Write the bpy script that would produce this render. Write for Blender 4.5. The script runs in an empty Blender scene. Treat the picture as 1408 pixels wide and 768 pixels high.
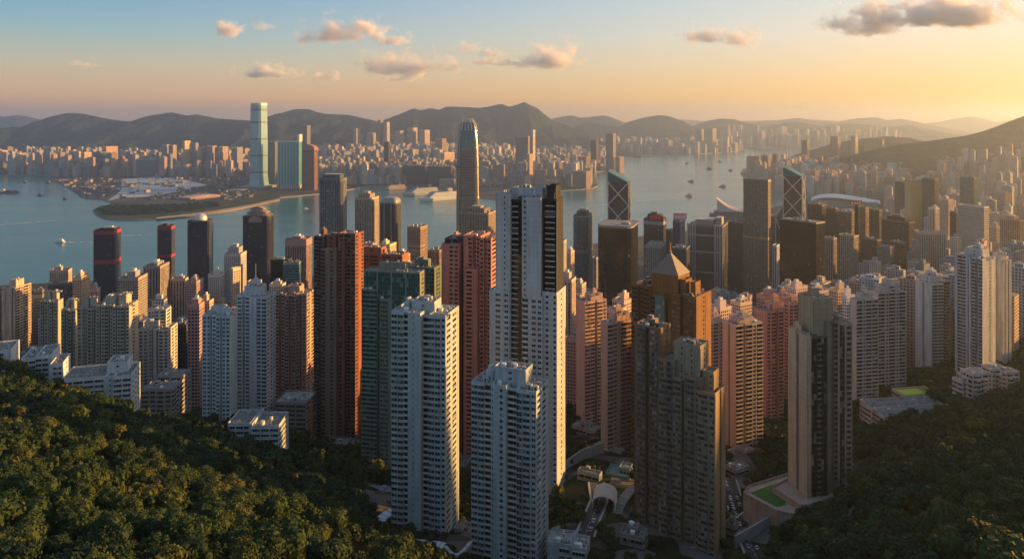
import bpy, math, random
import numpy as np
from mathutils import Vector, Matrix
R = math.radians
C = bpy.context.scene.collection
sc = bpy.context.scene
# ---------------------------------------------------------------- camera, sky, sun, exposure
F, CX, HY, CAMZ = 1000.0, 704.0, 164.0, 400.0          # focal length in px of a 1408 px wide picture, horizon row
cam_d = bpy.data.cameras.new('camera'); cam = bpy.data.objects.new('camera', cam_d); C.objects.link(cam)
cam.location = (0, 0, CAMZ); cam.rotation_euler = (R(90), 0, 0)
cam_d.sensor_fit = 'HORIZONTAL'; cam_d.sensor_width = 36; cam_d.lens = 36 * F / 1408
cam_d.shift_y = -(384 - HY) / 1408
cam_d.clip_start = 1; cam_d.clip_end = 200000
sc.camera = cam
SUN_AZ, SUN_EL = 76.0, 9.0                              # degrees clockwise from the view direction (+Y), and above the horizon
world = bpy.data.worlds.new('World'); sc.world = world; world.use_nodes = True
wn = world.node_tree; wn.nodes.clear()
def wnode(t, **k):
    n = wn.nodes.new(t)
    for a, b in k.items(): setattr(n, a, b)
    return n
sky = wnode('ShaderNodeTexSky', sky_type='NISHITA', sun_disc=False)
sky.sun_elevation = R(SUN_EL); sky.sun_rotation = R(SUN_AZ); sky.altitude = 400
sky.air_density = 1.0; sky.dust_density = 0.7; sky.ozone_density = 1.6
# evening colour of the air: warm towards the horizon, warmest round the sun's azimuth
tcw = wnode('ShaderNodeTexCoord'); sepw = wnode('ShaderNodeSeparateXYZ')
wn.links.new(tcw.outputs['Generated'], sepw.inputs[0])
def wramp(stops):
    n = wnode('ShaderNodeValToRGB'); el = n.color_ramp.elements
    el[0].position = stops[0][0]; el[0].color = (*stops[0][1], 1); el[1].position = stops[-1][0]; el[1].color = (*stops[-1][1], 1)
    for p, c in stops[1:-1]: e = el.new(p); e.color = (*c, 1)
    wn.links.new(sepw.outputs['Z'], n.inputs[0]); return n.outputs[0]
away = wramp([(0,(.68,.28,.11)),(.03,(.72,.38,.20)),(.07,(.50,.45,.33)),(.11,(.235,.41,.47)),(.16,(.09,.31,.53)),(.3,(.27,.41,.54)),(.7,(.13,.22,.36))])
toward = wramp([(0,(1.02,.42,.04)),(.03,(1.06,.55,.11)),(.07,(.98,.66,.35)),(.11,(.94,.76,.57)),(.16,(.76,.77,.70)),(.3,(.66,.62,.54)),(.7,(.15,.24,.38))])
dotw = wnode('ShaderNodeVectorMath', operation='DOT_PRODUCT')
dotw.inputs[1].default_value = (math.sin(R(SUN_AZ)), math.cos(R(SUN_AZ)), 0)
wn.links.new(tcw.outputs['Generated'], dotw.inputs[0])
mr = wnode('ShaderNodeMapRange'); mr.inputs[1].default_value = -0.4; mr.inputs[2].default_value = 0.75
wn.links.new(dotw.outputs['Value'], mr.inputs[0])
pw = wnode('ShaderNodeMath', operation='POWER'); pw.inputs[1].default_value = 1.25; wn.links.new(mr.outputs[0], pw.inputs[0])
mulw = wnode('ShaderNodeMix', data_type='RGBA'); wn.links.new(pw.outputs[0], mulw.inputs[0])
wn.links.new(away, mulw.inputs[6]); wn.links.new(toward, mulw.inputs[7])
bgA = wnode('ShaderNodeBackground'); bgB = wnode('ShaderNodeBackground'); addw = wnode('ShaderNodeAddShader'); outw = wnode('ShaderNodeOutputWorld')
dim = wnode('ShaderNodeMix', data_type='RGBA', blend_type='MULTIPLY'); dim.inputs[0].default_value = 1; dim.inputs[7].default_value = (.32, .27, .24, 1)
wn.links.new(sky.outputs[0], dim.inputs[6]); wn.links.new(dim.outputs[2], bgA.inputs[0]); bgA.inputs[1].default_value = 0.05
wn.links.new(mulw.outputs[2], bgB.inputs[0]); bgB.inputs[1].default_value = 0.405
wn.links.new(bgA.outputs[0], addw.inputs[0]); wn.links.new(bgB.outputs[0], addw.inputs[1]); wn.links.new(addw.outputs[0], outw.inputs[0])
sun_d = bpy.data.lights.new('sun', 'SUN'); sun = bpy.data.objects.new('sun', sun_d); C.objects.link(sun)
sun_d.energy = 5.0; sun_d.angle = R(0.6); sun_d.color = (1.0, 0.51, 0.135)
SUNV = Vector((math.sin(R(SUN_AZ)) * math.cos(R(SUN_EL)), math.cos(R(SUN_AZ)) * math.cos(R(SUN_EL)), math.sin(R(SUN_EL))))
sun.rotation_euler = SUNV.to_track_quat('Z', 'Y').to_euler(); sun.location = SUNV * 3000
sc.view_settings.view_transform = 'Standard'; sc.view_settings.look = 'None'; sc.view_settings.gamma = 1
sc.view_settings.exposure = 1.2
sc.render.engine = 'CYCLES'; cy = sc.cycles
cy.use_denoising = True; cy.max_bounces = 12; cy.diffuse_bounces = 2; cy.glossy_bounces = 3; cy.transparent_max_bounces = 8; cy.volume_bounces = 12
cy.use_adaptive_sampling = True; cy.adaptive_threshold = 0.015; cy.caustics_reflective = False; cy.caustics_refractive = False
cy.sample_clamp_indirect = 6; cy.volume_step_rate = 1.0; cy.volume_max_steps = 128

# ---------------------------------------------------------------- pixel <-> place
def X(px, d): return (px - CX) / F * d
def Z(py, d): return CAMZ - (py - HY) / F * d
def sea(px, py, z=0.0):
    d = (CAMZ - z) * F / (py - HY); return (X(px, d), d)

# ---------------------------------------------------------------- objects
USED = set()
def tag(o, label=None, cat=None, group=None, kind=None):
    if label: o['label'] = label
    if cat: o['category'] = cat
    if group: o['group'] = group
    if kind: o['kind'] = kind
    return o
def link(o, parent=None):
    C.objects.link(o)
    if parent is not None: o.parent = parent
    return o
def empty(name, loc, rz=0.0):
    o = bpy.data.objects.new(name, None); o.location = loc; o.rotation_euler = (0, 0, rz); o.empty_display_size = 1
    return link(o)
class MB:
    def __init__(s): s.v = []; s.f = []; s.m = []; s.uv = []
    def quad(s, a, b, c, d, m=0, uv=None):
        i = len(s.v); s.v += [a, b, c, d]; s.f.append((i, i+1, i+2, i+3)); s.m.append(m)
        s.uv.append(uv or ((0, 0), (0, 0), (0, 0), (0, 0)))
    def poly(s, pts, m=0, uv=None):
        i = len(s.v); s.v += list(pts); s.f.append(tuple(range(i, i+len(pts)))); s.m.append(m); s.uv.append(uv or [(0, 0)]*len(pts))
    def box(s, x0, x1, y0, y1, z0, z1, m=0, bottom=False, mt=None):
        mt = m if mt is None else mt
        p = [(x0,y0,z0),(x1,y0,z0),(x1,y1,z0),(x0,y1,z0),(x0,y0,z1),(x1,y0,z1),(x1,y1,z1),(x0,y1,z1)]
        w, dd, h = x1-x0, y1-y0, z1-z0
        i = len(s.v); s.v += p
        for f, a in (((0,1,5,4), w), ((1,2,6,5), dd), ((2,3,7,6), w), ((3,0,4,7), dd)):
            s.f.append(tuple(i+k for k in f)); s.m.append(m); s.uv.append(((0,z0),(a,z0),(a,z1),(0,z1)))
        s.f.append((i+4,i+5,i+6,i+7)); s.m.append(mt); s.uv.append(((0,0),)*4)
        if bottom: s.f.append((i+3,i+2,i+1,i)); s.m.append(mt); s.uv.append(((0,0),)*4)
    def prism(s, pts, z0, z1, m=0, mt=None, top=True, scale=1.0, ctr=None, sh=(0,0)):
        """pts counter-clockwise; the top ring may be scaled about ctr"""
        mt = m if mt is None else mt
        n = len(pts); cx, cy_ = ctr or (sum(p[0] for p in pts)/n, sum(p[1] for p in pts)/n)
        q = [(cx+(p[0]-cx)*scale+sh[0], cy_+(p[1]-cy_)*scale+sh[1]) for p in pts]
        u = 0
        for k in range(n):
            a, b = pts[k], pts[(k+1) % n]; c, d = q[(k+1) % n], q[k]
            L = math.hypot(b[0]-a[0], b[1]-a[1])
            s.quad((*a, z0), (*b, z0), (*c, z1), (*d, z1), m, ((u,z0),(u+L,z0),(u+L,z1),(u,z1))); u += L
        if top: s.poly([(*p, z1) for p in q], mt)
        return q
    def cyl(s, cx, cy_, r, z0, z1, n=10, m=0, mt=None, scale=1.0):
        return s.prism([(cx+r*math.cos(2*math.pi*k/n), cy_+r*math.sin(2*math.pi*k/n)) for k in range(n)], z0, z1, m, mt, True, scale)
    def bar(s, a, b, w, m=0, sides=4):
        a, b = Vector(a), Vector(b); d = (b-a).normalized()
        u = d.cross(Vector((0,0,1)));  u = u.normalized() if u.length > 1e-3 else Vector((1,0,0)); v = d.cross(u)
        ra, rb = [], []
        for k in range(sides):
            t = 2*math.pi*(k+.5)/sides; o = (u*math.cos(t)+v*math.sin(t))*w*.7071
            ra.append(tuple(a+o)); rb.append(tuple(b+o))
        for k in range(sides): s.quad(ra[k], ra[(k+1)%sides], rb[(k+1)%sides], rb[k], m)
        s.poly(rb, m); s.poly(ra[::-1], m)
    def loft(s, rings, m=0, cap=True, mt=None, mats=None):
        for j in range(len(rings)-1):
            A, B = rings[j], rings[j+1]; n = len(A); u = 0
            for k in range(n):
                a, b, c, d = A[k], A[(k+1)%n], B[(k+1)%n], B[k]; L = math.dist(a, b)
                s.quad(a, b, c, d, mats[j] if mats else m, ((u,a[2]),(u+L,a[2]),(u+L,c[2]),(u,c[2]))); u += L
        if cap: s.poly(rings[-1], m if mt is None else mt)
    def build(s, name, mats, parent=None, smooth=False, origin=None):
        me = bpy.data.meshes.new(name)
        V = s.v
        if origin is not None: V = [(a-origin[0], b-origin[1], c-origin[2]) for a, b, c in V]
        me.from_pydata(V, [], s.f)
        if not isinstance(mats, (list, tuple)): mats = [mats]
        for m in mats: me.materials.append(m)
        if len(mats) > 1: me.polygons.foreach_set('material_index', s.m)
        uvl = me.uv_layers.new(name='UVMap')
        flat = [c for f in s.uv for p in f for c in p]
        uvl.data.foreach_set('uv', flat)
        if smooth: me.polygons.foreach_set('use_smooth', [True]*len(s.f))
        me.update()
        o = bpy.data.objects.new(name, me)
        if origin is not None: o.location = origin
        return link(o, parent)

# ---------------------------------------------------------------- materials
def newmat(name):
    m = bpy.data.materials.new(name); m.use_nodes = True; nt = m.node_tree
    b = nt.nodes['Principled BSDF']; return m, nt, b
def nd(nt, t, ins=None, **k):
    n = nt.nodes.new(t)
    for a, b in k.items(): setattr(n, a, b)
    for a, b in (ins or {}).items():
        if hasattr(b, 'is_output'): nt.links.new(b, n.inputs[a])
        else: n.inputs[a].default_value = b
    return n
def mth(nt, op, a, b=None, c=None):
    n = nt.nodes.new('ShaderNodeMath'); n.operation = op
    for i, v in enumerate((a, b, c)):
        if v is None: continue
        if hasattr(v, 'is_output'): nt.links.new(v, n.inputs[i])
        else: n.inputs[i].default_value = v
    return n.outputs[0]
def mixc(nt, f, a, b, mode='MIX'):
    n = nt.nodes.new('ShaderNodeMix'); n.data_type = 'RGBA'; n.blend_type = mode
    for i, v in ((0, f), (6, a), (7, b)):
        if hasattr(v, 'is_output'): nt.links.new(v, n.inputs[i])
        else: n.inputs[i].default_value = v if i == 0 else (*v[:3], 1)
    return n.outputs[2]
CACHE = {}
def wall(col, rough=0.85, stain=0.6, spec=0.3):
    key = ('wall', col, rough, stain)
    if key in CACHE: return CACHE[key]
    m, nt, b = newmat('wall_paint')
    geo = nd(nt, 'ShaderNodeNewGeometry')
    mp = nd(nt, 'ShaderNodeMapping', {0: geo.outputs['Position'], 3: (0.55, 0.55, 0.035)})
    n1 = nd(nt, 'ShaderNodeTexNoise', {'Vector': mp.outputs[0], 'Scale': 1.0, 'Detail': 4.0, 'Roughness': 0.6})
    n2 = nd(nt, 'ShaderNodeTexNoise', {'Vector': geo.outputs['Position'], 'Scale': 0.16, 'Detail': 6.0, 'Roughness': 0.65})
    f1 = mth(nt, 'MULTIPLY_ADD', n1.outputs[0], stain*1.6, 1.0-stain*0.95)
    f2 = mth(nt, 'MULTIPLY_ADD', n2.outputs[0], 0.55, 0.72)
    f = mth(nt, 'MULTIPLY', f1, f2)
    sz = nd(nt, 'ShaderNodeSeparateXYZ', {0: geo.outputs['Position']})
    joint = mth(nt, 'LESS_THAN', mth(nt, 'FRACT', mth(nt, 'DIVIDE', sz.outputs[2], 3.05)), 0.07)
    f = mth(nt, 'MULTIPLY', f, mth(nt, 'MULTIPLY_ADD', joint, -0.22, 1.0))
    g = nd(nt, 'ShaderNodeCombineColor', {0: f, 1: f, 2: f})
    nt.links.new(mixc(nt, 1.0, (*col, 1), g.outputs[0], 'MULTIPLY'), b.inputs['Base Color'])
    b.inputs['Roughness'].default_value = rough; b.inputs['Specular IOR Level'].default_value = spec
    CACHE[key] = m; return m
def plain(col, rough=0.7, metal=0.0, name='paint', spec=0.5, var=0.2, scale=0.4):
    key = ('plain', col, rough, metal, name)
    if key in CACHE: return CACHE[key]
    m, nt, b = newmat(name)
    geo = nd(nt, 'ShaderNodeNewGeometry')
    n = nd(nt, 'ShaderNodeTexNoise', {'Vector': geo.outputs['Position'], 'Scale': scale, 'Detail': 4.0})
    f = mth(nt, 'MULTIPLY_ADD', n.outputs[0], var*2, 1-var)
    g = nd(nt, 'ShaderNodeCombineColor', {0: f, 1: f, 2: f})
    nt.links.new(mixc(nt, 1.0, (*col, 1), g.outputs[0], 'MULTIPLY'), b.inputs['Base Color'])
    b.inputs['Roughness'].default_value = rough; b.inputs['Metallic'].default_value = metal; b.inputs['Specular IOR Level'].default_value = spec
    CACHE[key] = m; return m
def glass(col=(0.02, 0.028, 0.035), bright=0.35, rough=0.08, curtain=(0.30, 0.28, 0.25)):
    """window panes: dark, shiny, each pane its own tone, some with pale curtains, on one tower painted reflections"""
    key = ('glass', col, bright, rough)
    if key in CACHE: return CACHE[key]
    m, nt, b = newmat('window_glass')
    geo = nd(nt, 'ShaderNodeNewGeometry'); oi = nd(nt, 'ShaderNodeObjectInfo')
    r = mth(nt, 'FRACT', mth(nt, 'ADD', geo.outputs['Random Per Island'], oi.outputs['Random']))
    rr = nd(nt, 'ShaderNodeMapRange', {0: r, 1: 1-bright, 2: 1.0, 3: 0.0, 4: 1.0})
    f = mth(nt, 'POWER', rr.outputs[0], 2.0)
    nt.links.new(mixc(nt, f, (*col, 1), (*curtain, 1)), b.inputs['Base Color'])
    b.inputs['Roughness'].default_value = rough; b.inputs['Specular IOR Level'].default_value = 0.4
    CACHE[key] = m; return m
def facade(fh=3.0, bw=3.2, wu=0.6, wv=0.5, glasscol=(0.03, 0.035, 0.045), grough=0.12, attr=False, bright=0.25, shine=0.5):
    """far walls: storeys and window bays from the wall's own metres (UV); wall colour is the object's colour"""
    key = ('facade', fh, bw, wu, wv, glasscol, attr, shine)
    if key in CACHE: return CACHE[key]
    m, nt, b = newmat('facade')
    uv = nd(nt, 'ShaderNodeUVMap'); sp = nd(nt, 'ShaderNodeSeparateXYZ', {0: uv.outputs[0]})
    u = mth(nt, 'DIVIDE', sp.outputs[0], bw); v = mth(nt, 'DIVIDE', sp.outputs[1], fh)
    fu = mth(nt, 'ABSOLUTE', mth(nt, 'SUBTRACT', mth(nt, 'FRACT', u), 0.5)); fv = mth(nt, 'ABSOLUTE', mth(nt, 'SUBTRACT', mth(nt, 'FRACT', v), 0.5))
    w = mth(nt, 'MULTIPLY', mth(nt, 'LESS_THAN', fu, wu/2), mth(nt, 'LESS_THAN', fv, wv/2))
    oi = nd(nt, 'ShaderNodeObjectInfo')
    if attr:
        at = nd(nt, 'ShaderNodeAttribute', attribute_name='tint'); base = at.outputs['Color']
        geo = nd(nt, 'ShaderNodeNewGeometry'); rnd = geo.outputs['Random Per Island']
    else: base = oi.outputs['Color']; rnd = oi.outputs['Random']
    cmb = nd(nt, 'ShaderNodeCombineXYZ', {0: mth(nt, 'FLOOR', u), 1: mth(nt, 'FLOOR', v), 2: mth(nt, 'MULTIPLY', rnd, 91.0)})
    wh = nd(nt, 'ShaderNodeTexWhiteNoise', {0: cmb.outputs[0]}, noise_dimensions='3D')
    tone = mth(nt, 'POWER', nd(nt, 'ShaderNodeMapRange', {0: wh.outputs[0], 1: 1-bright, 2: 1.0}).outputs[0], 2.0)
    gl = mixc(nt, tone, (*glasscol, 1), (0.28, 0.26, 0.23, 1))
    geo2 = nd(nt, 'ShaderNodeNewGeometry')
    n = nd(nt, 'ShaderNodeTexNoise', {'Vector': geo2.outputs['Position'], 'Scale': 0.05, 'Detail': 5.0})
    f = mth(nt, 'MULTIPLY_ADD', n.outputs[0], 0.5, 0.75)
    g = nd(nt, 'ShaderNodeCombineColor', {0: f, 1: f, 2: f})
    wl = mixc(nt, 1.0, base, g.outputs[0], 'MULTIPLY')
    nv = nd(nt, 'ShaderNodeVectorMath', {0: wh.outputs['Color'], 1: (0.5, 0.5, 0.5)}, operation='SUBTRACT')
    ns = nd(nt, 'ShaderNodeVectorMath', {0: nv.outputs[0], 3: 0.09}, operation='SCALE')
    na = nd(nt, 'ShaderNodeVectorMath', {0: geo2.outputs['Normal'], 1: ns.outputs[0]}, operation='ADD')
    nn = nd(nt, 'ShaderNodeVectorMath', {0: na.outputs[0]}, operation='NORMALIZE'); nt.links.new(nn.outputs[0], b.inputs['Normal'])
    nt.links.new(mixc(nt, w, wl, gl), b.inputs['Base Color'])
    nt.links.new(mth(nt, 'MULTIPLY_ADD', w, grough-0.8, 0.8), b.inputs['Roughness'])
    nt.links.new(mth(nt, 'MULTIPLY_ADD', w, shine-0.25, 0.25), b.inputs['Specular IOR Level'])
    CACHE[key] = m; return m
ROOF = plain((0.20, 0.19, 0.18), 0.9, name='roof_felt', var=0.35, scale=0.25)
ROOFP = plain((0.42, 0.41, 0.40), 0.9, name='roof_paint', var=0.35, scale=0.3)
CONC = plain((0.36, 0.35, 0.33), 0.9, name='concrete', var=0.3, scale=0.2)
WHITE = plain((0.72, 0.72, 0.70), 0.7, name='white_paint', var=0.12)
STEEL = plain((0.45, 0.46, 0.48), 0.4, 0.7, name='steel')
DARK = plain((0.03, 0.03, 0.035), 0.5, name='dark_metal')
GLASS = glass((0.014, 0.019, 0.024), 0.25); GLASSB = glass((0.018, 0.028, 0.036), 0.3); GREENG = glass((0.018, 0.085, 0.075), 0.4, 0.08, (0.14, 0.28, 0.25)); TEALG = glass((0.10, 0.24, 0.24), 0.5, 0.08, (0.3, 0.45, 0.42)); BLACKG = glass((0.006, 0.008, 0.01), 0.12)
# ---------------------------------------------------------------- the ground of the island: heights read as profiles along bearings
def pr(*a): return [(d, Z(py, d)) for py, d in a]
FARP = [(900, 100), (1200, 55), (1500, 22), (1750, 6), (1900, 3)]
PROF = {
 -700: pr((1150,90),(900,180),(760,300),(640,420),(560,560)) + [(900,190),(1400,60),(1900,4)],
 -200: pr((1100,90),(820,180),(690,260),(575,380),(505,470),(480,520)) + [(700,150),(1000,70),(1500,14),(1900,3)],
    0: pr((1020,100),(768,190),(700,230),(620,300),(548,400),(505,470)) + [(560,190),(700,122),(900,85),(1200,48),(1500,16),(1900,3)],
   90: pr((1020,100),(768,190),(700,235),(630,305),(565,400),(540,445)) + [(480,214),(520,196),(700,122),(900,85),(1200,48),(1500,16),(1900,3)],
  160: pr((1020,100),(768,190),(700,240),(640,310),(592,400),(566,445)) + [(480,198),(520,186),(700,118),(900,85),(1200,48),(1500,16),(1900,3)],
  300: pr((1060,100),(768,205),(700,270),(650,350),(612,430),(596,480),(580,530)) + [(700,130)] + FARP,
  430: pr((1100,100),(768,230),(720,300),(680,380),(640,470),(612,550)) + [(700,128)] + FARP,
  540: pr((1200,100),(900,230),(768,300),(732,368),(690,420),(665,480),(620,560)) + [(700,130)] + FARP,
  700: pr((1250,100),(900,260),(790,345),(735,380),(690,432),(640,500),(610,570)) + [(700,135)] + FARP,
  830: pr((1250,100),(920,250),(790,320),(706,392),(662,435),(622,500),(580,580)) + [(720,135)] + FARP,
 1010: pr((1250,100),(960,250),(810,330),(764,365),(706,420),(655,475),(622,520),(572,640)) + [(760,140),(900,104),(1200,58),(1500,24),(1800,6),(2000,3)],
 1130: pr((1150,100),(850,210),(752,300),(697,395),(625,480),(582,600)) + [(760,145),(900,112),(1200,66),(1500,30),(1800,10),(2100,4)],
 1200: pr((1100,100),(790,230),(705,310),(640,400),(605,470),(588,530)) + [(660,158),(800,136),(1000,105),(1400,52),(1800,16),(2300,4)],
 1300: pr((1050,100),(770,200),(680,300),(622,390),(582,450),(560,510)) + [(600,178),(800,147),(1000,118),(1400,76),(1800,36),(2300,10)],
 1408: pr((1000,100),(768,170),(680,260),(622,360),(575,450),(550,510)) + [(650,180),(800,160),(1000,135),(1400,96),(1800,60),(2300,24)],
 1700: pr((950,100),(700,200),(600,320),(530,450),(490,600)) + [(900,190),(1400,130),(1800,90),(2300,40)],
 2300: pr((900,100),(640,200),(520,340),(440,480)) + [(700,235),(1200,170),(1900,100)],
}
PK = sorted(PROF); DS = np.linspace(40, 2600, 257)
PT = np.array([np.interp(DS, [p[0] for p in sorted(PROF[k])], [p[1] for p in sorted(PROF[k])]) for k in PK])
PT = np.minimum(PT, 352.0)
def ground(x, y):
    x = np.asarray(x, float); y = np.asarray(y, float)
    yy = np.clip(y, 60, 2590); px = np.clip(CX + x / yy * F, PK[0], PK[-1])
    k = np.clip(np.searchsorted(PK, px) - 1, 0, len(PK)-2)
    ka = np.array(PK)[k]; kb = np.array(PK)[k+1]; t = (px-ka)/(kb-ka); t = t*t*(3-2*t)*0.5 + t*0.5
    di = (yy-40)/10.0; i = np.clip(di.astype(int), 0, 255); s = di-i
    za = PT[k, i]*(1-s)+PT[k, i+1]*s; zb = PT[k+1, i]*(1-s)+PT[k+1, i+1]*s
    z = za*(1-t)+zb*t
    # unseen ridge out of frame right, crest shaped to throw shade over the slopes
    r = 1.06/(1.0+np.exp(-(x-765)/20.0))/(1.0+np.exp(np.clip((x-905)/28.0, -50, 50))); h = np.interp(y, [-260,300,440,490,525,551,561,578,594,612,640,700,900,1300,2500], [440,428,396,352,326,322,428,428,340,308,286,262,220,150,40])
    z = np.maximum(z, z*(1-r) + r*h)
    return z
RIDGE_H = 436.0
def gz(x, y): return float(ground(x, y))

FOREST = None
def ground_mat():
    m, nt, b = newmat('slope_earth')
    geo = nd(nt, 'ShaderNodeNewGeometry')
    n = nd(nt, 'ShaderNodeTexNoise', {'Vector': geo.outputs['Position'], 'Scale': 0.05, 'Detail': 8.0, 'Roughness': 0.65})
    r = nd(nt, 'ShaderNodeValToRGB', {0: n.outputs[0]}); e = r.color_ramp.elements
    e[0].position = 0.35; e[0].color = (0.016, 0.022, 0.008, 1); e[1].position = 0.7; e[1].color = (0.045, 0.05, 0.025, 1)
    sp = nd(nt, 'ShaderNodeSeparateXYZ', {0: geo.outputs['Position']})
    city = nd(nt, 'ShaderNodeMapRange', {0: sp.outputs[1], 1: 620.0, 2: 900.0})
    n2 = nd(nt, 'ShaderNodeTexNoise', {'Vector': geo.outputs['Position'], 'Scale': 0.03, 'Detail': 3.0})
    cf = mth(nt, 'MULTIPLY', city.outputs[0], mth(nt, 'GREATER_THAN', n2.outputs[0], 0.48))
    px_ = nd(nt, 'ShaderNodeMapRange', {0: mth(nt, 'ABSOLUTE', mth(nt, 'SUBTRACT', sp.outputs[0], 45.0)), 1: 175.0, 2: 120.0})
    n4 = nd(nt, 'ShaderNodeTexVoronoi', {'Vector': geo.outputs['Position'], 'Scale': 0.06})
    sc4 = nd(nt, 'ShaderNodeSeparateColor', {0: n4.outputs['Color']})
    nearf = mth(nt, 'MULTIPLY', px_.outputs[0], mth(nt, 'GREATER_THAN', sp.outputs[1], 318.0))
    cf = mth(nt, 'MAXIMUM', cf, mth(nt, 'MULTIPLY', nearf, mth(nt, 'GREATER_THAN', sc4.outputs[0], 0.45)))
    pv = mixc(nt, sc4.outputs[1], (0.05, 0.048, 0.045), (0.17, 0.155, 0.14))
    nt.links.new(mixc(nt, cf, r.outputs[0], pv), b.inputs['Base Color'])
    b.inputs['Roughness'].default_value = 1.0; b.inputs['Specular IOR Level'].default_value = 0.1
    return m
def grid_mesh(name, P, mat, kind='structure', smooth=True):
    ny, nx = P.shape[:2]
    me = bpy.data.meshes.new(name)
    idx = np.arange(nx*ny).reshape(ny, nx)
    q = np.stack([idx[:-1,:-1], idx[:-1,1:], idx[1:,1:], idx[1:,:-1]], -1).reshape(-1, 4)
    me.from_pydata(P.reshape(-1, 3).tolist(), [], q.tolist()); me.materials.append(mat)
    me.polygons.foreach_set('use_smooth', [smooth]*len(me.polygons)); me.update()
    o = bpy.data.objects.new(name, me); link(o); o['kind'] = kind
    return o
gx = np.arange(-1900, 2900, 20.0); gy = np.arange(-260, 2500, 20.0)
GX, GY = np.meshgrid(gx, gy)
GZm = ground(GX, GY)
_sea = 1/(1+np.exp(-(GY-np.where(GX < 450, 1700, 2350))/25.0))
GZm = GZm*(1-_sea) - 9*_sea
grid_mesh('hillside_ground', np.stack([GX, GY, GZm], -1), ground_mat())
def gzg(x, y):
    """height of the ground mesh itself"""
    i = int((x-gx[0])//20); j = int((y-gy[0])//20); s = (x-gx[i])/20; t = (y-gy[j])/20
    if s + 0 <= 1:
        return float((GZm[j,i]*(1-s)+GZm[j,i+1]*s)*(1-t)+(GZm[j+1,i]*(1-s)+GZm[j+1,i+1]*s)*t)

# ---------------------------------------------------------------- water
def water_mat():
    m, nt, b = newmat('harbour_water')
    geo = nd(nt, 'ShaderNodeNewGeometry')
    mp = nd(nt, 'ShaderNodeMapping', {0: geo.outputs['Position'], 3: (0.012, 0.02, 0.02)})
    n = nd(nt, 'ShaderNodeTexNoise', {'Vector': mp.outputs[0], 'Scale': 1.0, 'Detail': 9.0, 'Roughness': 0.68})
    mp2 = nd(nt, 'ShaderNodeMapping', {0: geo.outputs['Position'], 3: (0.0012, 0.0045, 1.0)})
    n2 = nd(nt, 'ShaderNodeTexNoise', {'Vector': mp2.outputs[0], 'Scale': 1.0, 'Detail': 5.0, 'Roughness': 0.55, 'Distortion': 0.6})
    r = nd(nt, 'ShaderNodeValToRGB', {0: n2.outputs[0]}); e = r.color_ramp.elements
    e[0].position = 0.3; e[0].color = (0.008, 0.108, 0.114, 1); e[1].position = 0.7; e[1].color = (0.024, 0.142, 0.150, 1)
    nt.links.new(r.outputs[0], b.inputs['Base Color'])
    bm = nd(nt, 'ShaderNodeBump', {'Strength': 0.42, 'Distance': 4.0, 'Height': n.outputs[0]})
    nt.links.new(bm.outputs[0], b.inputs['Normal'])
    rr = nd(nt, 'ShaderNodeMapRange', {0: n2.outputs[0], 1: 0.3, 2: 0.7, 3: 0.10, 4: 0.24})
    nt.links.new(rr.outputs[0], b.inputs['Roughness']); b.inputs['IOR'].default_value = 1.33
    return m
S = 26000.0
mb = MB(); mb.quad((-S, -3000, 0), (S, -3000, 0), (S, S, 0), (-S, S, 0)); w_ = mb.build('harbour_water', water_mat()); tag(w_, kind='structure')

# ---------------------------------------------------------------- flat shores beyond the harbour, drawn from their waterlines
def land(name, shore, mat, z=4.0, back=None, quay=True):
    pts = [sea(px, py, z) for px, py in shore] + (back or [])
    mb = MB(); mb.poly([(x, y, z) for x, y in pts])
    n = len(pts)
    for k in range(n):
        a, b = pts[k], pts[(k+1) % n]; mb.quad((*a, -2), (*b, -2), (*b, z), (*a, z), 1 if quay else 0)
    o = mb.build(name, [mat, plain((0.30, 0.26, 0.22), 0.9, name='quay_wall')]); tag(o, kind='structure'); return pts
def city_ground(name, c1, c2, sc_=0.01, c3=None):
    m, nt, b = newmat(name)
    geo = nd(nt, 'ShaderNodeNewGeometry')
    v = nd(nt, 'ShaderNodeTexVoronoi', {'Vector': geo.outputs['Position'], 'Scale': sc_})
    n = nd(nt, 'ShaderNodeTexNoise', {'Vector': geo.outputs['Position'], 'Scale': sc_*0.8, 'Detail': 8.0, 'Roughness': 0.7})
    sp = nd(nt, 'ShaderNodeSeparateColor', {0: v.outputs['Color']})
    a = mixc(nt, sp.outputs[0], c1, c2)
    g = mth(nt, 'MULTIPLY_ADD', n.outputs[0], 1.0, 0.45); gc = nd(nt, 'ShaderNodeCombineColor', {0: g, 1: g, 2: g})
    nt.links.new(mixc(nt, 1.0, a, gc.outputs[0], 'MULTIPLY'), b.inputs['Base Color']); b.inputs['Roughness'].default_value = 1
    b.inputs['Specular IOR Level'].default_value = 0.15
    return m
CITYG = city_ground('far_city_ground', (0.035, 0.04, 0.045), (0.11, 0.10, 0.095))
KLN = land('far_shore_land', [(-200,240),(0,240),(40,240),(62,240),(74,246),(92,257),(106,266),(112,271),(140,274),(150,276),(154,283),(175,287),(215,287),(260,284),(300,279),(345,272),
   (385,271),(440,266),(470,262),(505,256),(540,254),(575,256),(600,262),(640,264),(665,272),(700,275),(735,266),(762,262),(800,260),(815,258),(823,255),(812,250),(800,246),(805,238),(830,235),(850,234),(858,233),(846,222),(846,214)],
   CITYG, 4.0, back=[(1500, 14000), (-14000, 14000)])
FAR2 = land('eastern_shore_land', [(840,213.2),(900,212),(960,211.5),(1000,209.5),(1015,207.5),(1021,206)], CITYG, 5.0, back=[(4600, 14000), (1150, 14000)])
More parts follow.
